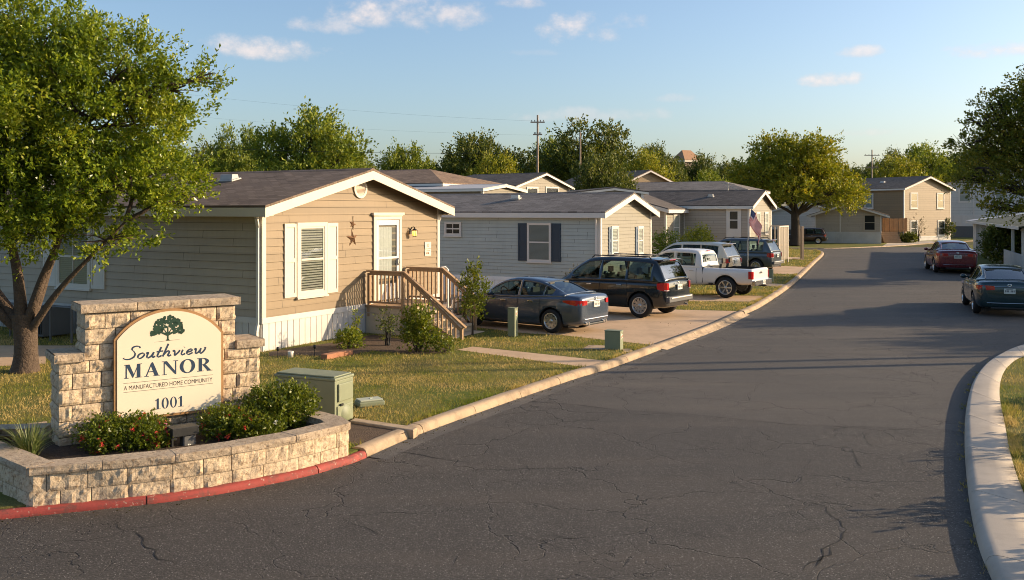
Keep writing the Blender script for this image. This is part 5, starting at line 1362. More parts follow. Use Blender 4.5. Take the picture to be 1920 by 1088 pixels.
SUV=dict(L=4.80,W=1.92,rw=.375,axles=(.84,3.72),belt_w=.93,arch=1.14,style='split',spokes=10,tw=.25,
 low=[(-.01,.72,.50,.92),(.02,.86,.36,1.08),(.08,.92,.33,1.12),(.2,.96,.31,1.13),(.6,.99,.30,1.13),(1.0,1,.30,1.13),(1.8,1,.29,1.12),(2.6,1,.29,1.11),(3.3,.995,.29,1.09),(3.7,.985,.30,1.06),(4.2,.955,.31,1.0),(4.55,.90,.32,.90),(4.73,.80,.34,.78),(4.80,.64,.40,.66)],
 gh=[(.05,1.14,.86),(.16,1.36,.83),(.30,1.62,.79),(.42,1.735,.77),(.7,1.785,.765),(1.4,1.805,.765),(2.2,1.80,.765),(2.7,1.755,.77),(3.1,1.55,.79),(3.7,1.09,.84)],
 sidewin=((.50,1.28),(1.36,2.20),(2.30,3.28)),rearwin=(.075,.34,.90),windshield=(2.74,3.62,.90),sill=.04,head=.11,gpush=.012,
 tail=[(-.018,.70,.84,1.08),(.0,.80,.83,1.09),(.06,.868,.84,1.09),(.16,.912,.86,1.09),(.26,.93,.90,1.07)],
 tail2=[(-.026,.70,.84,.88),(-.006,.80,.835,.88),(.056,.868,.845,.88)],
 head_l=[(4.76,.55,.70,.82),(4.70,.74,.71,.85),(4.52,.86,.75,.90)],
 plate=(-.045,.93),emblem=(-.02,1.06),handles=((1.55,.985),(2.62,.97)),seams=((1.30,0),(2.25,0),(3.34,0)),mirror=(3.16,1.17),trim=(),hmat='chrome',
 boxes=(('rear_bumper',(-.10,-.80,.50),(.12,.80,.66),'greyp'),('bumper_step',(-.125,-.7,.60),(-.04,.7,.645),'metal'),('spoiler',(.20,-.64,1.72),(.52,.64,1.765),None),('brake_lamp',(.185,-.2,1.728),(.21,.2,1.758),'tail'),('plate_bar',(-.03,-.3,1.02),(.03,.3,1.045),'chrome'),('wiper',(.10,-.32,1.18),(.13,-.02,1.205),'black')),rails=(.6,2.7,.62,1.80),exh=(-.55,))
def suv(paint, **k):
    S=dict(SUV); S['boxes']=tuple((n,a,b,m or paint) for n,a,b,m in S['boxes']); S.update(k); return S
TRUCK=dict(L=5.75,W=1.98,rw=.40,axles=(1.04,4.62),belt_w=.90,arch=1.17,style='plain',spokes=6,tw=.26,crown=.0,
 low=[(.0,.90,.60,1.02),(.01,.955,.58,1.10),(.05,.975,.55,1.13),(.2,.985,.52,1.135),(.6,.99,.50,1.135),(1.25,1,.48,1.135),(1.9,1,.46,1.135),(2.0,1,.44,1.135),(2.6,1,.42,1.14),(3.6,1,.42,1.14),(4.2,.995,.42,1.13),(4.6,.985,.44,1.12),(5.2,.96,.46,1.08),(5.6,.90,.48,.98),(5.74,.76,.52,.80)],
 gh=[(2.02,1.13,.86),(2.05,1.35,.83),(2.10,1.68,.80),(2.20,1.86,.775),(2.5,1.915,.765),(3.2,1.93,.765),(3.6,1.89,.77),(3.95,1.66,.79),(4.45,1.13,.85)],
 sidewin=((2.30,3.08),(3.22,4.14)),rearwin=(2.035,2.115,.86),windshield=(3.66,4.4,.9),sill=.05,head=.13,gpush=.014,bed=(.10,1.93,.80,.72),
 tail=[(-.012,.835,.74,1.04),(-.006,.90,.74,1.04),(.03,.955,.74,1.04),(.14,.972,.75,1.04)],head_l=[(5.70,.55,.72,.90),(5.62,.75,.72,.92),(5.5,.88,.74,.96)],
 plate=(-.13,.60),emblem=(-.012,.99),handles=((2.42,1.0),(3.36,1.0)),seams=((2.22,0),(3.16,0),(4.24,0)),mirror=(4.05,1.22),trim=(),hmat='metal',
 boxes=(('rear_bumper',(-.12,-.92,.50),(.05,.92,.69),'chrome'),('tailgate_handle',(-.02,-.14,.93),(.0,.14,.98),'black'),('hitch',(-.25,-.06,.44),(.1,.06,.5),'black'),('cab_gap',(1.955,-.985,.55),(1.975,.985,1.15),'black'),('brake_lamp',(2.09,-.16,1.855),(2.14,.16,1.89),'tail'),('mud_flap',(1.56,-.985,.50),(1.72,.985,.56),'black')),exh=None)
TRUCK['gh']=[(x,1.13+(z-1.13)*.84,w) for x,z,w in TRUCK['gh']]; TRUCK['boxes']=tuple((n,(a[0],a[1],1.13+(a[2]-1.13)*.84) if n=='brake_lamp' else a,(b[0],b[1],1.13+(b[2]-1.13)*.84) if n=='brake_lamp' else b,m) for n,a,b,m in TRUCK['boxes'])
MT['p_blue']=paint_mat('blue_grey_paint',(.060,.082,.118),.4,.24); MT['p_black']=paint_mat('black_paint',(.007,.012,.015),.1,.16,.06)
MT['p_white']=paint_mat('white_car_paint',(.66,.64,.61),.0,.35); MT['p_beige']=paint_mat('beige_paint',(.66,.57,.44),.0,.35)
MT['p_teal']=paint_mat('dark_slate_paint',(.085,.095,.10),.4,.3); MT['p_red']=paint_mat('maroon_paint',(.135,.016,.022),.3,.28)
MT['p_green']=paint_mat('dark_teal_paint',(.010,.034,.040),.3,.25); MT['p_brown']=paint_mat('dark_brown_paint',(.05,.028,.026),.3,.3)
def park(wheel, fwd, S, name, label, cat, paint, scale=1, group='cars parked along the street'):
    f=Vector((fwd[0],fwd[1],0)).normalized(); l=Vector((-f.y,f.x,0)); hw=S['W']/2*scale
    o=wheel-l*hw*.98-f*S['axles'][0]*scale
    return car(name,label,cat,o,math.atan2(f.y,f.x),S,paint,scale,group)
A1=(-.81,.59)
park(gp(1032,625,.104),A1,SEDAN,'sedan','blue grey sedan parked on the drive nearest the wooden porch','car','p_blue',.94)
park(gp(1206,597,.104)+Vector((-.10,.07,0)),A1,suv('p_black'),'black_suv','black SUV with roof rack parked beside the blue grey sedan','car','p_black',.98)
park(gp(1367,559.5,.104)+Vector((-.12,.07,0)),(-.83,.56),TRUCK,'pickup_truck','white crew cab pickup truck with an empty bed, parked behind the black SUV','pickup truck','p_white',.96)
park(Vector((8.75,41.3,.104)),(-.83,.56),suv('p_beige',rails=None),'beige_suv','pale beige SUV half hidden behind the white pickup bed','car','p_beige',.98)
park(gp(1430,514,.104)+Vector((-.3,.2,0)),(-.84,.54),suv('p_teal'),'slate_suv','dark slate blue SUV with roof rails parked in front of the taupe house','car','p_teal',.97)
park(gp(1534,458,.03),(-.93,.36),suv('p_brown',rails=None),'brown_suv','dark brown SUV parked far off under the yellowing street tree','car','p_brown',.86)
def rear(u,v,fwd,S,name,label,paint,scale):
    p=gp(u,v,0); f=Vector((*fwd,0)).normalized(); return car(name,label,'car',p,math.atan2(f.y,f.x),S,paint,scale,'cars parked along the street')
SD2=dict(SEDAN); SD2.update(style='plain',spokes=7,plate=(-.030,.78),tail=[(-.018,.40,.80,.93),(.005,.60,.79,.94),(.06,.755,.78,.94),(.16,.825,.79,.945),(.30,.868,.84,.94)],exh=(-.5,))
rear(1796,514,(.285,.958),SD2,'maroon_sedan','dark maroon sedan seen from behind, parked past the dark green sedan','p_red',1.14)
rear(1893,595,(.34,.94),SD2,'dark_green_sedan','dark green sedan seen from behind, nearest car on the street edge opposite the houses','p_green',1.03)
# ================================================================ FAR BUILDINGS
def gable(name,label,u,v_eave,v_peak,Y,rz,W,L,wall,roof,trim='white',group='houses in the distance',**k):
    """house whose near front corner (local 0,0) stands at pixel column u, distance Y"""
    p=at(u,395,Y); p.z=0; ze=CH-(v_eave-HZ)*Y/F; zr=CH-(v_peak-HZ)*Y/F
    return house(name,label,p,rz,W,L,k.pop('zs',min(1.2,ze-2.0)),ze,zr,wall,roof,trim,group=group,**k)
gable('distant_house','distant home with a brown hipped roof just behind the tan house ridge',826,343,313,48,RZ,7.0,12,'fardim','roofbrown',hf=3.3,hb=3.0,fas=.12)
gable('distant_house','low home with a pale metal roof and small brown gable behind the blue grey house',905,355,346.5,45,RZ,4.0,13,'fardim','rooflight',over=.2,fas=.1)
g=gable('distant_house','distant home with a dark hipped roof and a gable end crossed by the tall pole',966,348,323,62,RZ-.15,6.4,9,'fardim','roofblack',hb=3.0,fas=.13)
window(g,FR(),1.3,2.5,4.05,4.85,'white',cas=.06,blinds=False); window(g,FR(),3.5,5.0,4.05,4.9,'white',cas=.06,blinds=False)
gable('distant_house','distant home showing only a low white edged gable tip above the grey roof',1098,360,353.5,44,RZ-.9,2.8,9,'fardim','roofblack',over=.1,fas=.1)
gable('distant_house','distant tan gabled house end beside the dense dark trees',1156,349,319,75,R(26),6.2,11,'ftan','roofbrown',fas=.13)
g=gable('distant_house','distant home with a dark grey hipped roof and aerial behind the taupe house',1396,356,339,66,RZ,6.0,12,'lightgrey','roofgrey',hf=2.6,hb=2.4)
an=thing('tv_aerial','thin rooftop television aerial on the grey hipped roof','aerial',at(1365,352,64),0)
mb=MB(); mb.tube([(0,0,-1.2),(0,0,.35)],.03,6); mb.tube([(-.45,0,.3),(.45,0,.2)],.02,5)
for x in (-.4,-.2,0,.2,.4): mb.tube([(x,-.3,.27-x*.1),(x,.3,.27-x*.1)],.014,5)
mb.bar((0,0,.15),(1.6,0,-.55),.04,.04); obj('mast',mb,MT['metal'],an)
# two storey tan house and its annex
p=at(1695,395,100); p.z=0
th=house('two_storey_house','two storey tan house with white windows at the end of the street',p,R(30),7.9,12,.5,5.75,7.0,'ftan','roof','white',over=.4,ev=.35,course=.2,group='houses in the distance')
for a,z in ((1.1,3.6),(5.6,3.6),(1.1,.6),(5.7,.6)):
    window(th,FR(),a,a+1.05,z,z+1.55,'white',cas=.10,blinds=False)
window(th,LF(),4.0,5.0,3.6,5.1,'white',cas=.1); roof_vent(th,1.9,4.2,5.75+.316*1.9+.1,.316,.4)
p=at(1652,395,92); p.z=0; rza=math.atan2(-.369,.929)
Lw=6.2; o=p-Vector((.929,-.369,0))*Lw
an2=house('annex','single storey taupe annex with white skirting beside the two storey house',o,rza,Lw,5,1.15,3.0,4.0,'taupe','roof','white',over=.35,ev=.8,course=.2,group='houses in the distance')
window(an2,FR(),Lw-1.55,Lw-.55,1.35,2.85,'taupe',cas=.1,blinds=False); 
mb=MB(FR()); mb.box((2.35,.02,1.15),(2.45,.05,3.1)); obj('corner_trim',mb,MT['white'],an2)
fe_=thing('cedar_fence','orange brown cedar board fence between the annex and the tan house','fence',at(1655,395,97).xy.to_3d(),R(0))
mb=MB(); x=0
fb=0
while x<2.35: mb.box((x,-.015-.05*(fb%2),1.1),(x+.20,.015-.05*(fb%2),2.5+random.uniform(-.05,.05))); x+=.235; fb+=1
obj('boards',mb,MT['fence'],fe_); mb=MB(); mb.box((0,.016,1.3),(2.35,.06,1.4)); mb.box((0,.016,2.2),(2.35,.06,2.3)); mb.box((0,0.016,.0),(.1,.1,2.4)); mb.box((2.25,.016,0),(2.35,.1,2.4)); obj('rails',mb,MT['fence'],fe_)
sp_=thing('wooden_steps','weathered wooden entry steps below the cedar fence','steps',at(1663,395,94).xy.to_3d(),R(0))
for k in range(5):
    mb=MB(); mb.box((-.2+.0*k,.25*k,.0),(1.5,.25*k+.28,.22*(k+1))); obj('step',mb,MT['wood'],sp_)
# pale two storey house to the right of it, plus a far white one under the street tree
p=at(1772,395,114); p.z=0
ph=house('pale_house','pale grey two storey house with white panels behind the maroon sedan',p,math.atan2(-.28,.96),16,10,2.7,6.5,8.3,'fwhite','roofbrown','white',over=.3,ev=.3,course=.2,group='houses in the distance')
window(ph,FR(),1.6,2.8,4.4,6.0,'white',cas=.1,blinds=True); window(ph,FR(),5.6,6.6,4.6,6.0,'white',cas=.1)
mb=MB(FR()); mb.box((3.1,.02,1.5),(3.25,.06,6.4)); x=.0
while x<16: mb.box((x+.01,.012,1.4),(x+.58,.05,2.72)); x+=.6
obj('panel_band',mb,MT['skirt'],ph); mb=MB(FR()); mb.box((-.05,.0,.0),(3.5,.045,1.4)); obj('lower_wall',mb,MT['greyp'],ph)
p=at(1440,395,99); p.z=0
gable('distant_house','low pale home half hidden behind the yellowing street tree trunk',1436,398,378,104,math.atan2(-.30,.95),8,8,'fwhite','roofblack',zs=1.2,skirt='greyp')
# tower with a tiled roof on the skyline
tw=thing('brick_tower','small brick tower with a tiled roof rising above far trees','tower',at(1287,395,150).xy.to_3d(),.5)
mb=MB(); mb.box((-1.5,-1.5,0),(1.5,1.5,11)); obj('wall',mb,simple('tower_brick',(.28,.21,.16),.9,var=.2,vs=3),tw)
mb=MB(); mb.box((-1.75,-1.75,11),(1.75,1.75,11.35)); obj('cornice',mb,MT['cream'],tw); mb=MB(); v=[(-1.8,-1.8,11.35),(1.8,-1.8,11.35),(1.8,1.8,11.35),(-1.8,1.8,11.35),(-.9,0,13.0),(.9,0,13.0)]; mb.add(v,[(0,1,5,4),(1,2,5),(2,3,4,5),(3,0,4)]); obj('roof',mb,simple('tile_roof',(.36,.20,.11),.8,var=.3,vs=8),tw)
mb=MB(); mb.box((-.5,-1.53,8.2),(.5,-1.5,10)); mb.box((-1.53,-.5,8.2),(-1.5,.5,10)); obj('louvre',mb,MT['dark'],tw)
# home with a white porch on the right
e0=Vector((36.9,75,0)); e1=Vector((26.3,48,0)); dv=(e0-e1).normalized(); rz6=math.atan2(dv.y,dv.x)+PI/2   # local -x wall faces the street
Lh=(e0-e1).length
po=thing('white_porch_house','low white home with a green roof and porch posts behind the dark bush','house',e1,math.atan2(dv.y,dv.x),'houses in the distance')
# local x along the eave away from camera, +y towards the street, -y into the house
mb=MB(frame((0,-1.5,0),(1,0,0),(0,1,0))); siding(mb,Lh-1,.5,2.45,None,.18); obj('wall',mb,MT['lightgrey'],po)
mb=MB(); x=Lh-9.5
while x<Lh-1: mb.box((x,-1.46,.05),(x+.55,-.06 if x>Lh-3.5 else -1.40,2.42)); x+=.62
obj('white_panels',mb,MT['skirt'],po)
for x in (.3,4.3,9.6,13.6,17.6,21.8):
    mb=MB(); mb.box((x-.07,-.10,.0),(x+.07,.04,2.38)); obj('porch_post',mb,MT['white'],po)
mb=MB(); mb.box((16.0,-.9,.0),(16.3,-.6,2.4)); obj('porch_post',mb,MT['wood'],po,label='bare wooden porch post')
mb=MB(); mb.box((14.2,-1.42,.5),(15.2,-1.38,2.3)); obj('door',mb,MT['dark'],po)
window(po,frame((0,-1.5,0),(1,0,0),(0,1,0)),10.5,11.6,1.0,2.2,'white',cas=.08)
mb=MB(); mb.box((-1,-1.5,.0),(7.5,-.0,.62)); obj('porch_deck',mb,MT['step'],po); mb=MB(); x=-1
while x<7.5: mb.box((x+.01,.01,.05),(x+.27,.05,.95)); x+=.28
mb.box((-1,.0,.95),(7.5,.07,1.02)); obj('porch_railing',mb,MT['skirt'],po)
mb=MB(); mb.prism([(-1.2,.35,2.42),(Lh,.35,2.42),(Lh,-4.5,3.15),(-1.2,-4.5,3.15)],(0,0,.07)); mb.prism([(-1.2,-9.4,2.42),(Lh,-9.4,2.42),(Lh,-4.5,3.15),(-1.2,-4.5,3.15)],(0,0,.07)); obj('roof',mb,MT['roofgreen'],po)
mb=MB(); mb.prism([(Lh-4,.352,2.496),(Lh-.1,.352,2.496),(Lh-.1,-4.5,3.226),(Lh-4,-4.5,3.226)],(0,0,.02)); obj('metal_roof_panel',mb,MT['rooflight'],po)
mb=MB(); mb.box((-1.2,.35,2.33),(Lh,.39,2.50)); mb.bar((Lh+.02,.35,2.42),(Lh+.02,-4.5,3.15),.05,.2); obj('fascia',mb,MT['white'],po)
mb=MB(); mb.box((0,-9.1,.05),(Lh-1,-1.53,2.4)); obj('back_wall',mb,MT['lightgrey'],po)

# ================================================================ TREES AND PLANTS
def leaves_np(C, D, l, w, jit=.6, fold=.25, lv=.35):
    """C (n,3) positions, D (n,3) preferred axis -> diamond leaves"""
    n=len(C); ax=D+NR.normal(0,jit,(n,3)); ax/=np.linalg.norm(ax,axis=1,keepdims=True)+1e-9
    up=NR.normal(0,1,(n,3)); up[:,2]+=.8; sd_=np.cross(ax,up); sd_/=np.linalg.norm(sd_,axis=1,keepdims=True)+1e-9
    nm=np.cross(sd_,ax); L=(l*(1+NR.uniform(-lv,lv,n)))[:,None]; W=(w*(1+NR.uniform(-lv,lv,n)))[:,None]
    a=C; b=C+ax*L*.5+sd_*W*.5+nm*W*fold; c=C+ax*L; d=C+ax*L*.5-sd_*W*.5+nm*W*fold
    V=np.stack([a,b,c,d],1).reshape(-1,3); Fc=np.arange(n*4).reshape(-1,4); return V,Fc
def in_lobes(lobes, n, shell=.55):
    """random points in a union of ellipsoids, biased outwards; returns pts and outward normals"""
    vol=np.array([l[3]*l[4]*l[5] for l in lobes])**.75; pick=NR.choice(len(lobes),n,p=vol/vol.sum()); Lb=np.array(lobes)[pick]
    d=NR.normal(0,1,(n,3)); d/=np.linalg.norm(d,axis=1,keepdims=True); r=NR.uniform(shell**3,1,n)**(1/3)
    r*=1+NR.normal(0,.07,n)
    return Lb[:,:3]+d*Lb[:,3:]*r[:,None], d
def branchy(mb, a, b, r0, r1, bend=.15, n=6):
    a=Vector(a); b=Vector(b); L=(b-a).length; o1=Vector((random.uniform(-1,1),random.uniform(-1,1),random.uniform(.0,.8)))*L*bend
    P=[]; R_=[]
    for k in range(n+1):
        t=k/n; p=a.lerp(b,t)+o1*math.sin(PI*t)*(1)+Vector((random.uniform(-1,1),random.uniform(-1,1),random.uniform(-1,1)))*L*.018*(0<k<n); P.append(p); R_.append(r0+(r1-r0)*t)
    mb.tube(P,R_,7 if r0>.05 else 5,0,True,False); return P
def tree_mesh(lobes, fork, trunk_r, nclump, per, leaf, clump_r, base=(0,0,0), limbs=None, twigs=2, shell=.5, up=.35, droop=0, spray=1.0, trunk_flare=1.5, lean=(0,0)):
    """returns (crown mesh, trunk mesh)"""
    mb=MB(); b=Vector(base); f=Vector(fork); P=[]; R_=[]
    for k in range(8):
        t=k/7; p=b.lerp(f,t)+Vector((math.sin(t*3+1)*.03,math.cos(t*4)*.03,0))*trunk_r*3*(t>0); P.append(p); R_.append(trunk_r*(1+(trunk_flare-1)*(1-t)**4)*(1-.12*t))
    mb.tube(P,R_,14,0,True,True)
    for i,l in enumerate(lobes):
        c=Vector(l[:3]); r=trunk_r*random.uniform(.32,.5)
        Q=branchy(mb,f+Vector((random.uniform(-1,1),random.uniform(-1,1),-.5))*trunk_r*.6,c,r,r*.35,.12,7)
        for k in range(twigs*3):
            d=Vector((random.gauss(0,1),random.gauss(0,1),random.gauss(.2,.8))).normalized(); e=c+Vector((d.x*l[3],d.y*l[4],d.z*l[5]))*random.uniform(.55,.9); s=Q[random.randint(3,7)]
            Q2=branchy(mb,s,e,r*.4,r*.08,.1,5)
            for _ in range(twigs): 
                e2=Q2[random.randint(2,5)]+Vector((random.gauss(0,1),random.gauss(0,1),random.gauss(.3,1)))*l[3]*.22; branchy(mb,Q2[random.randint(2,4)],e2,r*.14,r*.04,.1,3)
    C,D=in_lobes(lobes,nclump,shell)
    D=D*.8; D[:,2]+=up; D/=np.linalg.norm(D,axis=1,keepdims=True)
    # each clump is a spray: leaves strung along a short twig
    idx=np.repeat(np.arange(nclump),per); t=NR.uniform(0,1,len(idx))
    size=NR.uniform(.45,1.5,nclump)[idx]
    pos=C[idx]+D[idx]*((t-.35)*clump_r*2.2*spray*size)[:,None]+NR.normal(0,1,(len(idx),3))*(clump_r*.42*size*(1.1-.7*t))[:,None]
    pos[:,2]-=droop*t
    V,Fc=leaves_np(pos,D[idx],leaf[0],leaf[1]); return npmesh('crown',V,Fc), mb.mesh('trunk')
def tree(name,label,loc,meshes,leafm,bark='barkfar',rz=0,scale=1,group=None,cat='tree'):
    r=thing(name,label,cat,loc,rz,group,scale)
    for nm,me,m in (('trunk',meshes[1],MT[bark]),('crown',meshes[0],MT[leafm])):
        o=bpy.data.objects.new(nm,me); COL.objects.link(o); o.parent=r
        if not me.materials: me.materials.append(m)
        elif me.materials[0]!=m: o.material_slots[0].link='OBJECT'; o.material_slots[0].material=m
    return r
# --- the big oak beside the sign
TB=gp(47,697,.1)
ol=[(-.9,.4,5.4,2.0,2.2,1.75),(.9,-.2,5.3,1.7,1.7,1.35),(-2.9,.3,5.4,1.9,2,1.9),(.2,.2,6.75,1.35,1.5,.85),(-1.6,.2,7.0,1.4,1.5,.9),(1.9,.0,6.05,.95,1.1,.62),(2.35,.1,4.9,1.05,1.2,.75),(3.15,.1,5.7,.6,.55,.32),(3.65,.1,5.85,.35,.3,.16),(1.5,.1,6.6,.6,.6,.4),(2.25,-.4,3.95,1.15,1.2,.55),(2.95,-.2,3.55,.55,.7,.34),(1.7,-.4,3.6,1.15,1.2,.6),(.5,-.7,3.5,1.3,1.3,.75),(-.9,-.6,3.55,1.4,1.4,.7),(1.85,-.5,2.62,.72,.7,.34),(-2.4,-.5,3.5,1.3,1.3,.7),(.55,-.6,2.75,.7,.7,.38),(-.2,-.9,4.4,1.5,1.2,.9),(-4.2,0,4.2,1.3,1.4,1.2)]
def oak():
    mb=MB(); T0=Vector((0,0,0)); P=[]; R_=[]
    for k in range(10):
        t=k/9; P.append(Vector((.02*math.sin(t*4),0,1.15*t))); R_.append(.205*(1+.40*(1-t)**5+ .18*t*t))
    mb.tube(P,R_,20,0,True,True)
    stems=[((-.15,0,1.0),(-.75,.1,1.75),(-1.6,.2,3.1),(-2.6,.3,5.0),.125),((-.03,-.08,1.05),(-.05,-.2,2.0),(-.25,-.3,3.2),(-.7,.1,5.2),.13),((.08,.08,1.05),(.30,.2,1.85),(.55,.3,3.1),(.35,.3,5.9),.11),((.12,-.08,1.05),(.42,-.2,1.8),(.95,-.3,3.0),(1.4,-.2,5.0),.105),((.16,-.06,.85),(.75,-.3,1.55),(1.35,-.45,2.15),(2.2,-.45,3.0),.085),((-.2,.0,.9),(-.8,-.2,1.5),(-1.9,-.4,2.3),(-3.4,-.2,3.8),.11)]
    ends=[]
    for a,b,c,d,r in stems:
        Q=[Vector(p.x and (p.x,p.y,0) or p) for p in []]
        pts=[Vector(a),Vector(b),Vector(c),Vector(d)]; D=[]
        for i in range(3):
            A,B,C_,E=pts[max(i-1,0)],pts[i],pts[i+1],pts[min(i+2,3)]
            for k in range(6):
                t=k/6; D.append(.5*((2*B)+(C_-A)*t+(2*A-5*B+4*C_-E)*t*t+(3*B-A-3*C_+E)*t**3))
        D.append(pts[3]); mb.tube(D,[r*(1-.78*k/(len(D)-1)) for k in range(len(D))],10,0,True,False); ends+=D[7:]
    for l in ol:
        c=Vector(l[:3]); s=min(ends,key=lambda q:(q-c).length+ (2 if q.z>c.z else 0)); Q=branchy(mb,s,c,.05,.018,.12,7)
        for k in range(9):
            d=Vector((random.gauss(0,1),random.gauss(0,1),random.gauss(.2,.8))).normalized(); e=c+Vector((d.x*l[3],d.y*l[4],d.z*l[5]))*random.uniform(.5,1.0)
            Q2=branchy(mb,Q[random.randint(2,7)],e,.02,.005,.1,5)
    C0,D0=in_lobes(ol,1250,.22); ci=np.repeat(np.arange(1250),10); rad=NR.uniform(.07,.22,1250)[ci]; C=C0[ci]+NR.normal(0,1,(len(ci),3))*rad[:,None]*np.array([1,1,.75]); D=D0[ci]*.75; D[:,2]+=.5; D/=np.linalg.norm(D,axis=1,keepdims=True)
    D+=NR.normal(0,.25,D.shape); D/=np.linalg.norm(D,axis=1,keepdims=True)
    per=15; idx=np.repeat(np.arange(len(C)),per); t=np.tile(np.linspace(0,1,per),len(C)); ln=(NR.uniform(.14,.46,len(C))*np.where(NR.uniform(0,1,len(C))<.12,1.7,1))[idx]
    pos=C[idx]+D[idx]*(t*ln)[:,None]+NR.normal(0,.026,(len(idx),3)); V,Fc=leaves_np(pos,D[idx],.084,.044,.75,.22)
    return npmesh('crown',V,Fc),mb.mesh('trunk')
tree('oak_tree','large leafy oak with several stems beside the stone sign wall',TB,oak(),'leafoak','bark')
# --- generic far trees
def lobeset(rx, rz_, z0, n, seed):
    rr=random.Random(seed); out=[(0,0,z0+rz_*.95,rx*.62,rx*.62,rz_*.62)]
    for k in range(n):
        a=2*PI*k/n+rr.uniform(-.4,.4); q=rr.uniform(.45,.72); h=rr.uniform(.45,1.35)
        s=rr.uniform(.30,.48); out.append((rx*q*math.cos(a),rx*q*math.sin(a),z0+rz_*h,rx*s,rx*s,rz_*s*.9))
    for k in range(max(2,n//3)):
        a=rr.uniform(0,2*PI); q=rr.uniform(0,.4); out.append((rx*q*math.cos(a),rx*q*math.sin(a),z0+rz_*rr.uniform(1.45,1.68),rx*.3,rx*.3,rz_*.33))
    return out
FT=[tree_mesh(lobeset(4.2,3.0,2.0,9,s),(0,0,2.1),.26,1000,20,(.21,.125),.42,twigs=1,shell=.45,up=.6) for s in (1,2,3,4)]
def far(label,u,vtop,wpx,Y,leafm,k,group='trees behind the houses',zs=None):
    p=at(u,395,Y); p.z=0; h=CH+(HZ-vtop)*Y/F; w=wpx*Y/F; r=tree('background_tree',label,p,FT[k%4],leafm,rz=k*1.3,group=group); sx=w*1.1/8.4; sz=h/8.1; r.scale=(sx,sx,sz); return r
far('broad bright green tree rising behind the tan house roof',575,206,215,85,'leafmid',0)
far('low bushy tree between the big oak and the broad green tree',450,240,110,95,'leafmid',1)
far('dark low tree just showing past the oak crown',405,262,110,110,'leafdark',2)
far('small tree at the foot of the broad green tree',672,284,70,100,'leafyel',3)
far('compact round dark tree with open sky on either side',762,268,120,105,'leafmid',2)
far('broad olive tree left of the tall utility pole'.replace('left of','beside'),912,247,190,100,'leafdark',3)
far('yellow tinged low tree below the broad olive tree',935,290,110,88,'leafyel',1)
far('lower dark tree filling the gap beside the olive tree',838,290,90,108,'leafdark',0)
far('tallest dense dark tree behind both utility poles',1120,230,200,100,'leafdark',1)
far('dense green tree tucked close behind the tall pole',1045,252,120,112,'leafmid',2)
far('bright yellow green tree at the edge of the dense dark trees',1205,285,110,92,'leafyel',0)
far('dark shaded tree in front of the dense dark trees and tan gable',1128,288,125,70,'leafdark',2)
far('dull grey green tree beyond the yellow green tree',1238,268,110,125,'leafdark',3)
far('dark tree beside the brick tower',1312,292,100,130,'leafdark',0)
far('low dark tree in front of the brick tower',1262,318,90,110,'leafdark',1)
far('dark rounded tree behind the yellowing street tree',1370,300,120,120,'leafdark',2)
far('round yellowish tree behind the two storey house roof',1690,296,130,125,'leafyel',1,)
far('dark tree behind the far distant utility pole',1672,284,90,150,'leafdark',0)
far('olive tree rising over the two storey house ridge',1745,268,150,132,'leafmid',3)
far('dark tree behind the pale two storey house',1840,270,200,135,'leafdark',2)
far('low tree between the tower and the street tree',1340,318,110,108,'leafmid',3)
far('low shaded tree filling the space behind the annex',1600,318,140,128,'leafdark',1)
far('far tree behind the annex roof',1535,300,130,140,'leafdark',0)
far('distant green tree low behind the oak',340,280,150,115,'leafmid',3)
far('distant dark tree furthest along behind the oak',240,275,190,120,'leafdark',1)
far('dark low tree between the olive tree and dense trees',1000,300,120,110,'leafdark',0)
far('low hedge like tree behind the metal roofed home',800,312,130,112,'leafdark',3)
far('low dark tree joining the broad green tree',640,300,110,112,'leafdark',2)
far('low dark tree behind the oak crown edge',500,296,160,114,'leafdark',0)
far('low dark tree showing between the tan house ridge and the round tree',715,308,120,132,'leafdark',1)
far('low green tree under the two utility poles',1060,312,150,138,'leafmid',2)
far('low dark tree between the yellow green tree and the tower',1245,312,120,140,'leafdark',0)
far('low dark tree behind the street tree crown',1440,305,150,140,'leafmid',1)
far('low dark tree behind the annex beside the far pole',1610,312,120,145,'leafdark',2)
# --- street tree by the bend
sl=[(0,0,7.6,3.6,3.6,2.0),(-3.6,0,6.6,2.6,2.6,1.6),(3.5,.5,6.4,2.6,2.6,1.5),(1.2,-1,9.0,2.4,2.4,1.3),(-1.6,.8,9.1,2.2,2.2,1.2),(4.9,-.5,5.2,1.9,1.9,1.1),(-4.6,.6,5.2,1.6,1.6,1.0),(2.6,-2.4,4.8,2.2,1.8,1.1),(-1.6,-2.5,5.2,2.2,1.8,1.1),(.5,2.6,6.0,2.6,2.0,1.5),(5.9,0,4.3,1.1,1.2,.7)]
tree('street_tree','spreading yellow green street tree at the bend of the road',gp(1491,461,.03),tree_mesh(sl,(0,0,3.0),.42,1900,20,(.24,.14),.42,twigs=2,shell=.4,up=.35,droop=.15),'leafyel',group=None,rz=.2)
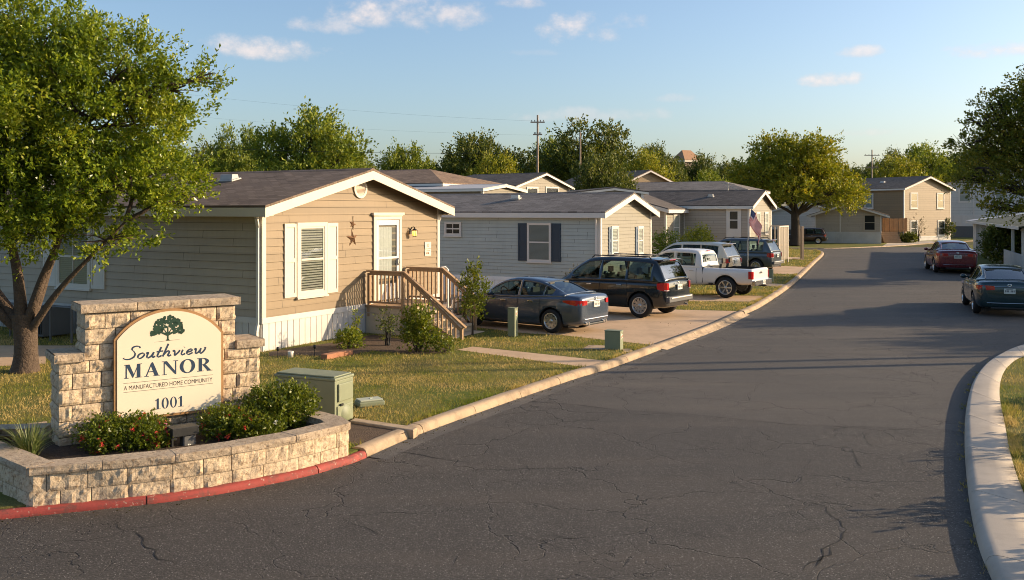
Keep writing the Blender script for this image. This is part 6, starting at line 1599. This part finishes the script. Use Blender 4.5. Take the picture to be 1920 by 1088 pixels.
# --- tree on the near right whose crown hangs into the frame
TR=Vector((28.6,46.0,0))
rl_=[(0,0,7.0,3.0,3.0,2.0),(-2.2,-.3,6.6,2.0,2.0,1.4),(-3.0,0,5.1,1.5,1.6,1.1),(-3.9,.2,5.7,.9,1,.7),(-1.4,-1.2,4.6,2.0,1.7,1.1),(-1.2,.6,8.4,1.7,1.7,1.0),(.8,-1.4,4.8,2.2,1.9,1.1),(2.4,.3,6.6,2.3,2.3,1.6),(-2.0,-1.0,3.55,1.2,1.1,.6),(-.4,-1.6,3.3,1.1,1.0,.5),(0,0,9.3,1.8,1.8,1.1),(-2.9,-.3,7.4,.9,.9,.6)]
tree('overhanging_tree','dark green tree whose drooping crown overhangs the white porch home',TR,tree_mesh([tuple(q*1.18 for q in l) for l in rl_]+[(-5.5,0,5.4,1.5,1.5,1.0),(-4.4,0,7.5,1.5,1.5,1.1),(-5.5,.2,7.6,.9,.9,.6),(-4.4,-1,4.3,1.6,1.4,.75),(-3.4,-1.2,3.35,1.3,1.1,.5),(-6.3,0,4.9,.7,.7,.4),(-5.2,-.6,3.5,.8,.8,.4),(-3.5,.3,8.9,1.3,1.3,.8),(-4.9,.3,8.6,.9,.9,.6),(-6.0,.2,6.6,.9,.9,.55)],(0,0,2.8),.36,3000,20,(.15,.085),.30,twigs=2,shell=.35,up=.2,droop=.25),'leafright',rz=0)

# --- shrubs
def shrub(name,label,loc,h,rx,n,per,leaf,mat,seed=0,stems=7,group=None,flowers=None,dome=True,cat='shrub',spray=.10,bark='barkfar',rz=0):
    r=thing(name,label,cat,loc,rz,group); mb=MB(); rr=random.Random(seed)
    for k in range(stems):
        a=2*PI*k/stems+rr.uniform(-.4,.4); e=(rx*.75*math.cos(a)*rr.uniform(.3,1),rx*.75*math.sin(a)*rr.uniform(.3,1),h*rr.uniform(.55,.95)); branchy(mb,(rr.uniform(-.05,.05),rr.uniform(-.05,.05),0),e,.012+.004*h,.003,.12,5)
    obj('stems',mb,MT[bark],r)
    if dome: lobes=[(0,0,h*.48,rx*.9,rx*.9,h*.48)]+[(rx*.55*math.cos(a),rx*.55*math.sin(a),h*rr.uniform(.4,.7),rx*.45,rx*.45,h*.3) for a in (rr.uniform(0,1.2)+k*2*PI/6 for k in range(6))]
    else: lobes=[(rx*.5*math.cos(a)*rr.uniform(.2,1),rx*.5*math.sin(a)*rr.uniform(.2,1),h*rr.uniform(.25,.85),rx*.5,rx*.5,h*.2) for a in (k*2*PI/9 for k in range(9))]
    C,D=in_lobes(lobes,n,.5); keep=C[:,2]>.02; C=C[keep]; D=D[keep]; D=D*.7; D[:,2]+=.5; D/=np.linalg.norm(D,axis=1,keepdims=True)
    idx=np.repeat(np.arange(len(C)),per); t=np.tile(np.linspace(0,1,per),len(C)); pos=C[idx]+D[idx]*(t*spray*NR.uniform(.5,1.5,len(C))[idx])[:,None]+NR.normal(0,.012+leaf[0]*.15,(len(idx),3))
    V,Fc=leaves_np(pos,D[idx],leaf[0],leaf[1],.8,.2); o=obj('foliage',npmesh('foliage',V,Fc),MT[mat],r)
    for fm,nf in (flowers or ()):
        C2,D2=in_lobes(lobes,nf,.92); k2=C2[:,2]>.05; C2=C2[k2]; D2=D2[k2]; C2+=D2*.04; idx=np.repeat(np.arange(len(C2)),12); V,Fc=leaves_np(C2[idx]+NR.normal(0,.011,(len(idx),3)),D2[idx],.034,.028,1.2); obj('blossoms',npmesh('blossoms',V,Fc),MT[fm],r)
    return r
def bed(u,v): p=gp(u,v,SOIL); return p
FG='flowering shrubs in the stone planter'
def bedp(s,o): p=PS+DS*s+Vector((.572,-.82,0))*o; p.z=SOIL-.01; return p
shrub('flowering_shrub','red flowered shrub in front of the sign, between grass tuft and flood light',bed(234,843),.36,.52,760,9,(.042,.024),'leafshrub',1,8,FG,(('flower',48),('flowerpink',8)))
shrub('flowering_shrub','smaller red flowered shrub low in the bed by the flood light lamp',bed(282,846),.20,.20,170,9,(.040,.022),'leafshrub',2,7,FG,(('flower',16),))
shrub('flowering_shrub','red flowered shrub under the right end of the name panel'.replace('right end','far end'),bed(434,824),.36,.38,540,9,(.042,.024),'leafshrub',3,8,FG,(('flower',30),('flowerpink',4)))
shrub('flowering_shrub','low shrub with white and red flowers at the planter coping',bed(480,824),.30,.36,400,9,(.04,.022),'leafshrub',4,7,FG,(('flower',9),('flowerwhite',8)))
shrub('flowering_shrub','flowerless glossy rounded green shrub at the planter end, near the transformer',bed(526,806),.60,.46,860,9,(.044,.026),'leafshrub',5,8,FG,None)
# ornamental grass tuft
tf=thing('grass_tuft','spiky ornamental grass tuft at the planter corner','plant',gp(54,862,SOIL+.03),0)
mb=MB(); rr=random.Random(3)
for k in range(260):
    a=rr.uniform(0,2*PI); l=rr.uniform(.28,.54); tilt=rr.uniform(.1,.95); r0=rr.uniform(0,.09); P=[]; w=rr.uniform(.006,.011); sdv=Vector((-math.sin(a),math.cos(a),0)); rows=[]
    for q in range(6):
        t=q/5; th_=tilt*(.35+.9*t); p=Vector((math.cos(a)*(r0+l*t*math.sin(th_)),math.sin(a)*(r0+l*t*math.sin(th_)),l*t*math.cos(th_*.9))); ww=w*(1-t)**.6; rows.append([p-sdv*ww,p+sdv*ww])
    mb.grid(rows,0,True)
obj('blades',mb,MT['tuft'],tf)
# shrubs by the houses
shrub('porch_shrub','leafy yellow green shrub growing against the porch steps',gp(783,660,.1),.95,.46,360,9,(.07,.038),'leafshrub',11,9,None,None,False,spray=.16)
shrub('porch_shrub','dark scrawny shrub below the porch deck',gp(727,648,.1),.95,.30,60,7,(.06,.03),'leafdark',12,9,None,None,False,spray=.12,bark='black')
shrub('low_plant','low weedy plant at the foot of the porch steps',gp(838,660,.1),.30,.34,90,8,(.055,.03),'leafshrub',13,6,'low plants along the tan house',None)
shrub('low_plant','low green plant against the white skirting near the brick edging',gp(655,653,.1),.40,.28,120,8,(.09,.035),'leafmid',14,6,'low plants along the tan house',None)
shrub('low_plant','tall thin weed stalk against the white skirting',gp(668,650,.1),.85,.10,30,6,(.06,.025),'leafmid',15,3,'low plants along the tan house',None,False)
yt=[(0,0,.75,.32,.32,.32),(.1,0,1.1,.33,.33,.3),(-.1,.05,1.4,.24,.24,.28),(.05,0,1.72,.14,.14,.25)]
tree('young_tree','slender young tree beside the porch handrail, before the sedan',gp(886,628,.1),tree_mesh(yt,(0,0,.55),.022,230,9,(.07,.04),.10,twigs=1,up=.7),'leafshrub')
shrub('bare_shrub','thin reddish shrub against the blue grey house wall',at(1078,540,31.3).xy.to_3d(),1.5,.42,230,7,(.06,.03),'leafdry',21,9,None,None,False,spray=.14)
bl=gp(1275,500,0); 
for i,(u,Y,h,lb) in enumerate(((1250,43.5,2.15,'dark leafy bush below the wing of the taupe house'),(1306,43,2.35,'twiggy bush with yellowing leaves behind the white pickup cab'))):
    shrub('house_bush',lb,at(u,395,Y).xy.to_3d(),h,.85,420,8,(.11,.06),('leafmid','leafyel')[i],31+i,10,'bushes by the taupe house',None,False,spray=.28)
shrub('porch_bush','dark rounded bush in front of the white porch home',Vector((29.9,56.5,0)),2.35,1.35,650,9,(.17,.10),'leafdark',41,9,None,None,True,spray=.25)
shrub('clipped_shrub','dark clipped shrub below the cedar fence by wooden steps',at(1703,395,95).xy.to_3d(),.95,.85,300,9,(.16,.09),'leafdark',42,7,'shrubs by the two storey house',None,spray=.15)
shrub('clipped_shrub','dark shrub at the far corner of the two storey house',at(1772,395,104).xy.to_3d(),2.6,1.0,300,9,(.17,.10),'leafdark',43,7,'shrubs by the two storey house',None,spray=.2)
shrub('bare_shrub','bare twiggy shrub against the sunlit two storey house',at(1722,395,98).xy.to_3d(),3.0,1.2,40,6,(.12,.06),'leafdry',44,16,None,None,False,spray=.3)

# off-frame trees, and shrubs and poles added on the right, that throw the long evening shadows across the road
def off_tree(label,x,y,k,s,leafm='leafdark'): r=tree('roadside_tree',label,(x,y,.1),FT[k],leafm,rz=k,group='roadside trees that shade the road',scale=s); return r
OFFT=[(31,25.5,0,.80,'roadside tree beyond the corner lawn shading the road'),(30,30.5,1,.85,'roadside tree shading the road beside the dark green sedan'),(21,9.0,2,.62,'roadside tree shading the near road'),(24,13.6,3,.50,'small roadside tree behind the corner lawn')]
for x,y,k,s,lb in OFFT: off_tree(lb,x,y,k,s)
for i,(y,h,rx,lb) in enumerate(((8.3,.55,.55,'added unseen low shrub nearest the camera, shading the kerb'),(10.4,.75,.6,'second added unseen shrub shading the kerb'),(12.9,.95,.7,'third and tallest added unseen shrub shading the kerb'),(15.6,.7,.55,'last added unseen shrub shading the kerb'))):
    shrub('shade_shrub',lb,(.549*y+1.05+rx+(.4 if y>12 else 0),y,.1),h,rx,140,9,(.10,.06),'leafmid',60+i,6,'unseen shrubs added to shade the corner kerb',None,spray=.15)  # unseen shrubs, added to throw bands of shade on the corner kerb
for x,y,h,lb in ((20.5,21.6,9,'unseen pole added for its road shadow'),(27,23.4,9.5,'farther unseen pole added for its road shadow')):
    o=thing('shadow_pole',lb,'pole',(x,y,.1),0,'unseen poles added for their road shadows'); mb=MB(); mb.tube([(0,0,0),(0,0,h)],[.14,.09],8); obj('pole',mb,MT['pole'],o); mb=MB(); mb.box((-.05,-.8,h-.6),(.05,.8,h-.48)); obj('crossarm',mb,MT['pole'],o)  # unseen poles, added for the thin shadow lines across the road

# ================================================================ GRASS
def scatter(poly_in, box, n, h, w, hold=HD, near=True):
    x=NR.uniform(box[0],box[1],n); y=NR.uniform(box[2],box[3],n); k=pin(poly_in,x,y)
    for P in hold: k&=~pin(P,x,y)
    # patchy density
    s=np.sin(x*1.7+np.sin(y*1.3)*1.5)+np.sin(y*2.3+x*.6)+.6*np.sin(x*5.1+y*3.7); k&=(NR.uniform(0,1,n)<.72+.16*s); return x[k],y[k]
def blades(x,y,z,h,w):
    n=len(x); a=NR.uniform(0,2*PI,n); hh=h*NR.uniform(.45,1.35,n); ln=hh*NR.uniform(.1,.9,n); b=NR.uniform(0,2*PI,n)
    s=np.stack([np.cos(a),np.sin(a),0*a],1)*(w*NR.uniform(.6,1.3,n)/2)[:,None]; c=np.stack([x,y,np.full(n,z)],1)
    tip=c+np.stack([np.cos(b)*ln,np.sin(b)*ln,hh],1)
    V=np.stack([c-s,c+s,tip],1).reshape(-1,3); return V
foot=[[(P1+D1*a-N2*b).xy[:] for a,b in ((0,0),(W1,0),(W1,L1),(0,L1))],[(P2+D1*a-N2*b).xy[:] for a,b in ((0,0),(W2,0),(W2,L2),(0,L2))],[(P1+D1*a+N2*b).xy[:] for a,b in ((3.7,0),(5.8,0),(5.8,2.8),(3.7,2.8))]]
HD2=HD+foot; VV=[]
lp=[(p.x,p.y) for p in off(KLs,.25)]+[(-60,79.3),(-60,8)]
for box,n,h,w in (((-14,5,12,20),150000,.045,.010),((-14,6,20,28),90000,.05,.013),((0,12,27,38),60000,.055,.018),((6,24,36,80),60000,.07,.035)):
    x,y=scatter(lp,box,n,h,w,HD2); VV.append(blades(x,y,.099,h,w))
lr=[(p.x+.03,p.y+.02) for p in KRI]+[(34,17),(34,3),(8,3)]
x,y=scatter(lr,(4,16,5,22),90000,.05,.010,[]); VV.append(blades(x,y,.108,.055,.010))
n=18000; j=NR.integers(0,len(KRI)-1,n); b=np.array([(KRI[q].x,KRI[q].y) for q in j]); y=b[:,1]+NR.uniform(-.17,.17,n); x=np.interp(y,[p.y for p in KRI[:46]],[p.x for p in KRI[:46]])+np.abs(NR.normal(0,.10,n))+.015; dens=.5+.35*np.sin(y*3.1)+.3*np.sin(y*7.7+1); k=(NR.uniform(0,1,n)<dens)&(y<15.5); VV.append(blades(x[k],y[k],.108,.085+.03*np.sin(y[k]*2.3),.010))
n=26000; KO=off(KLs,.24); j=NR.integers(i_red,len(KO)-12,n); b=np.array([(KO[q].x,KO[q].y) for q in j]); t_=np.array([((KO[min(q+1,len(KO)-1)]-KO[q]).normalized().x,(KO[min(q+1,len(KO)-1)]-KO[q]).normalized().y) for q in j]); o=np.abs(NR.normal(0,.07,n))-.035; s_=NR.uniform(-.15,.15,n)
x=b[:,0]-t_[:,1]*o+t_[:,0]*s_; y=b[:,1]+t_[:,0]*o+t_[:,1]*s_; k=(NR.uniform(0,1,n)<.45+.5*np.sin(x*5.1+y*2.3)+.3*np.sin(y*9.1))
for Pq in HD: k&=~pin(Pq,x,y)
VV.append(blades(x[k],y[k],.112,.075,.012))
# weedy fringe where the road meets the right kerb
i=NR.integers(4,len(KR)-14,2600); base=np.array([(KR[j].x,KR[j].y) for j in i]); x=base[:,0]-np.abs(NR.normal(0,.02,2600))+.0; y=base[:,1]+NR.uniform(-.15,.15,2600); kk=(np.sin(y*4.1)+np.sin(y*9.7))>.25; VV.append(blades(x[kk],y[kk],.0,.045,.008))
V=np.concatenate(VV); Fc=np.arange(len(V)).reshape(-1,3); g=obj('grass',npmesh('grass',V,Fc),MT['blade'],kind='stuff'); g['label']='short patchy green and straw coloured lawn grass'
fe2=[(p.x,p.y) for p in FE]+[(60,130),(-10,130),(-10,83)]
# fallen leaves and grit along the kerbs
n=2600; j=NR.integers(0,len(KLs)-8,n); b=np.array([(KLs[q].x,KLs[q].y) for q in j]); o=NR.normal(0,.10,n); x=b[:,0]+np.abs(o)*.8+.01+NR.uniform(-.1,.1,n)*.3; y=b[:,1]-np.abs(o)*.5+NR.uniform(-.15,.15,n)
x2,y2=scatter(lp,(-13,6,12,27),900,0,0,[]); x=np.concatenate([x,x2]); y=np.concatenate([y,y2]); z=np.concatenate([np.full(n,.014),np.full(len(x2),.135)]); n=len(x); C=np.stack([x,y,z],1); V,Fc=leaves_np(C,np.tile([1.0,0,.05],(n,1)),.024,.014,.5,.1); V[:,2]=np.maximum(V[:,2],.010); l_=obj('fallen_leaves',npmesh('fallen_leaves',V,Fc),MT['leafdry'],kind='stuff'); l_['label']='dry fallen leaves and grit along the kerb'
# ================================================================ SKY, SUN, CAMERA
SAZ=math.atan2(1.0,.14); SEL=R(17.0)
sun=bpy.data.lights.new('sun','SUN'); sun.energy=4.6; sun.angle=R(.55); sun.color=(1.0,.77,.50)
so_=bpy.data.objects.new('sun',sun); COL.objects.link(so_)
sd3=Vector((math.sin(SAZ)*math.cos(SEL),math.cos(SAZ)*math.cos(SEL),math.sin(SEL))); so_.rotation_euler=sd3.to_track_quat('Z','Y').to_euler()
W=bpy.data.worlds.new('World'); SC.world=W; W.use_nodes=True; t=W.node_tree; t.nodes.clear()
class WT(NT):
    def __init__(s): s.t=t; s.out=s.n('ShaderNodeOutputWorld')
w=WT(); sky=w.n('ShaderNodeTexSky'); sky.sky_type='NISHITA'; sky.sun_disc=False; sky.sun_elevation=SEL; sky.sun_rotation=SAZ; sky.altitude=200; sky.air_density=1.0; sky.dust_density=2.4; sky.ozone_density=2.6
tc=w.n('ShaderNodeTexCoord'); sx=w.n('ShaderNodeSeparateXYZ'); w.l(tc.outputs['Generated'],sx.inputs[0])
az=w.math('ARCTAN2',sx.outputs[0],sx.outputs[1]); el=w.math('ARCSINE',sx.outputs[2])
def ns(scale,sq,detail=6,rough=.6,off_=0):
    m=w.n('ShaderNodeMapping'); m.inputs['Scale'].default_value=(1,1,sq); m.inputs['Location'].default_value=(off_,off_*.7,0); w.l(tc.outputs['Generated'],m.inputs['Vector']); return w.noise(m.outputs[0],scale,detail,rough)
nA=ns(19,1.5,7,.6); nB=ns(60,1.3,5,.6,3.0); nn=w.math('ADD',w.math('MULTIPLY_ADD',nA,2.6,-1.3),w.math('MULTIPLY_ADD',nB,1.1,-.55))
CL=[(505,96,125,30,1),(720,28,125,40,1),(610,52,75,20,.7),(870,34,72,30,.9),(970,8,48,16,.8),(1105,62,120,36,1),(1170,45,50,24,.8),(1612,98,40,15,.85),(1562,152,66,18,1),(1860,95,88,24,1),(1120,218,170,18,.42),(1270,186,55,10,.35),(1612,250,80,11,.4),(1000,100,60,8,.2),(1772,92,16,9,.5)]
tot=None; shade=None
for u,v,wp,hp,a in CL:
    A0=math.atan2(u-960,F); d=math.hypot(u-960,F); E0=math.atan2(HZ-v,d); wa=wp*1.22/d; he=hp*1.25/d
    dx=w.math('MULTIPLY',w.math('SUBTRACT',az,A0),1/wa); dy=w.math('MULTIPLY',w.math('SUBTRACT',el,E0),1/he)
    # flat-bottomed: the lower half is squeezed
    dyl=w.math('MULTIPLY',w.math('MINIMUM',dy,0.0),1.5); dyh=w.math('MAXIMUM',dy,0.0); dd=w.math('ADD',dyl,dyh)
    r2=w.math('ADD',w.math('MULTIPLY',dx,dx),w.math('MULTIPLY',dd,dd))
    e=w.math('ADD',w.math('SUBTRACT',.75,r2),w.math('MULTIPLY',nn,1.0))
    m=w.n('ShaderNodeMapRange',interpolation_type='SMOOTHSTEP'); w.l(e,m.inputs[0]); m.inputs[1].default_value=0; m.inputs[2].default_value=1.15; m.inputs[3].default_value=0; m.inputs[4].default_value=a
    s=w.math('MULTIPLY',m.outputs[0],w.math('MULTIPLY_ADD',dy,.45,.5,clamp=True))
    tot=m.outputs[0] if tot is None else w.math('MAXIMUM',tot,m.outputs[0]); shade=s if shade is None else w.math('MAXIMUM',shade,s)
cc=w.mix(w.math('MULTIPLY_ADD',nB,.9,w.math('MULTIPLY_ADD',shade,1.0,-.35),clamp=True),(2.7,2.55,2.6),(4.1,3.5,3.2)); cs=w.mix(1.0,cc,w.mix(1.0,sky.outputs[0],(.22,.20,.19),'MULTIPLY'),'ADD')
hs=w.n('ShaderNodeHueSaturation'); hs.inputs['Saturation'].default_value=1.0; w.l(sky.outputs[0],hs.inputs['Color']); w.sat=hs
tint=w.mix(1.0,hs.outputs[0],(1.0,.98,.975),'MULTIPLY'); mx=w.mix(w.math('MULTIPLY',tot,.92),tint,cs)
bg=w.n('ShaderNodeBackground'); bg.inputs['Strength'].default_value=.134; w.l(mx,bg.inputs[0]); w.l(bg.outputs[0],w.out.inputs['Surface'])
cam=bpy.data.cameras.new('camera'); co_=bpy.data.objects.new('camera',cam); COL.objects.link(co_); co_.location=(0,0,CH); co_.rotation_euler=(R(90),0,0)
cam.sensor_width=36; cam.lens=36*F/1920; cam.shift_y=-(544-HZ)/1920; cam.clip_end=3000; cam.clip_start=.1; SC.camera=co_
SC.view_settings.view_transform='Standard'; SC.view_settings.look='None'; SC.view_settings.exposure=.75; SC.view_settings.gamma=1
SC.render.engine='CYCLES'; SC.cycles.use_denoising=True; SC.cycles.filter_width=1.0; SC.cycles.max_bounces=6; SC.cycles.transparent_max_bounces=12
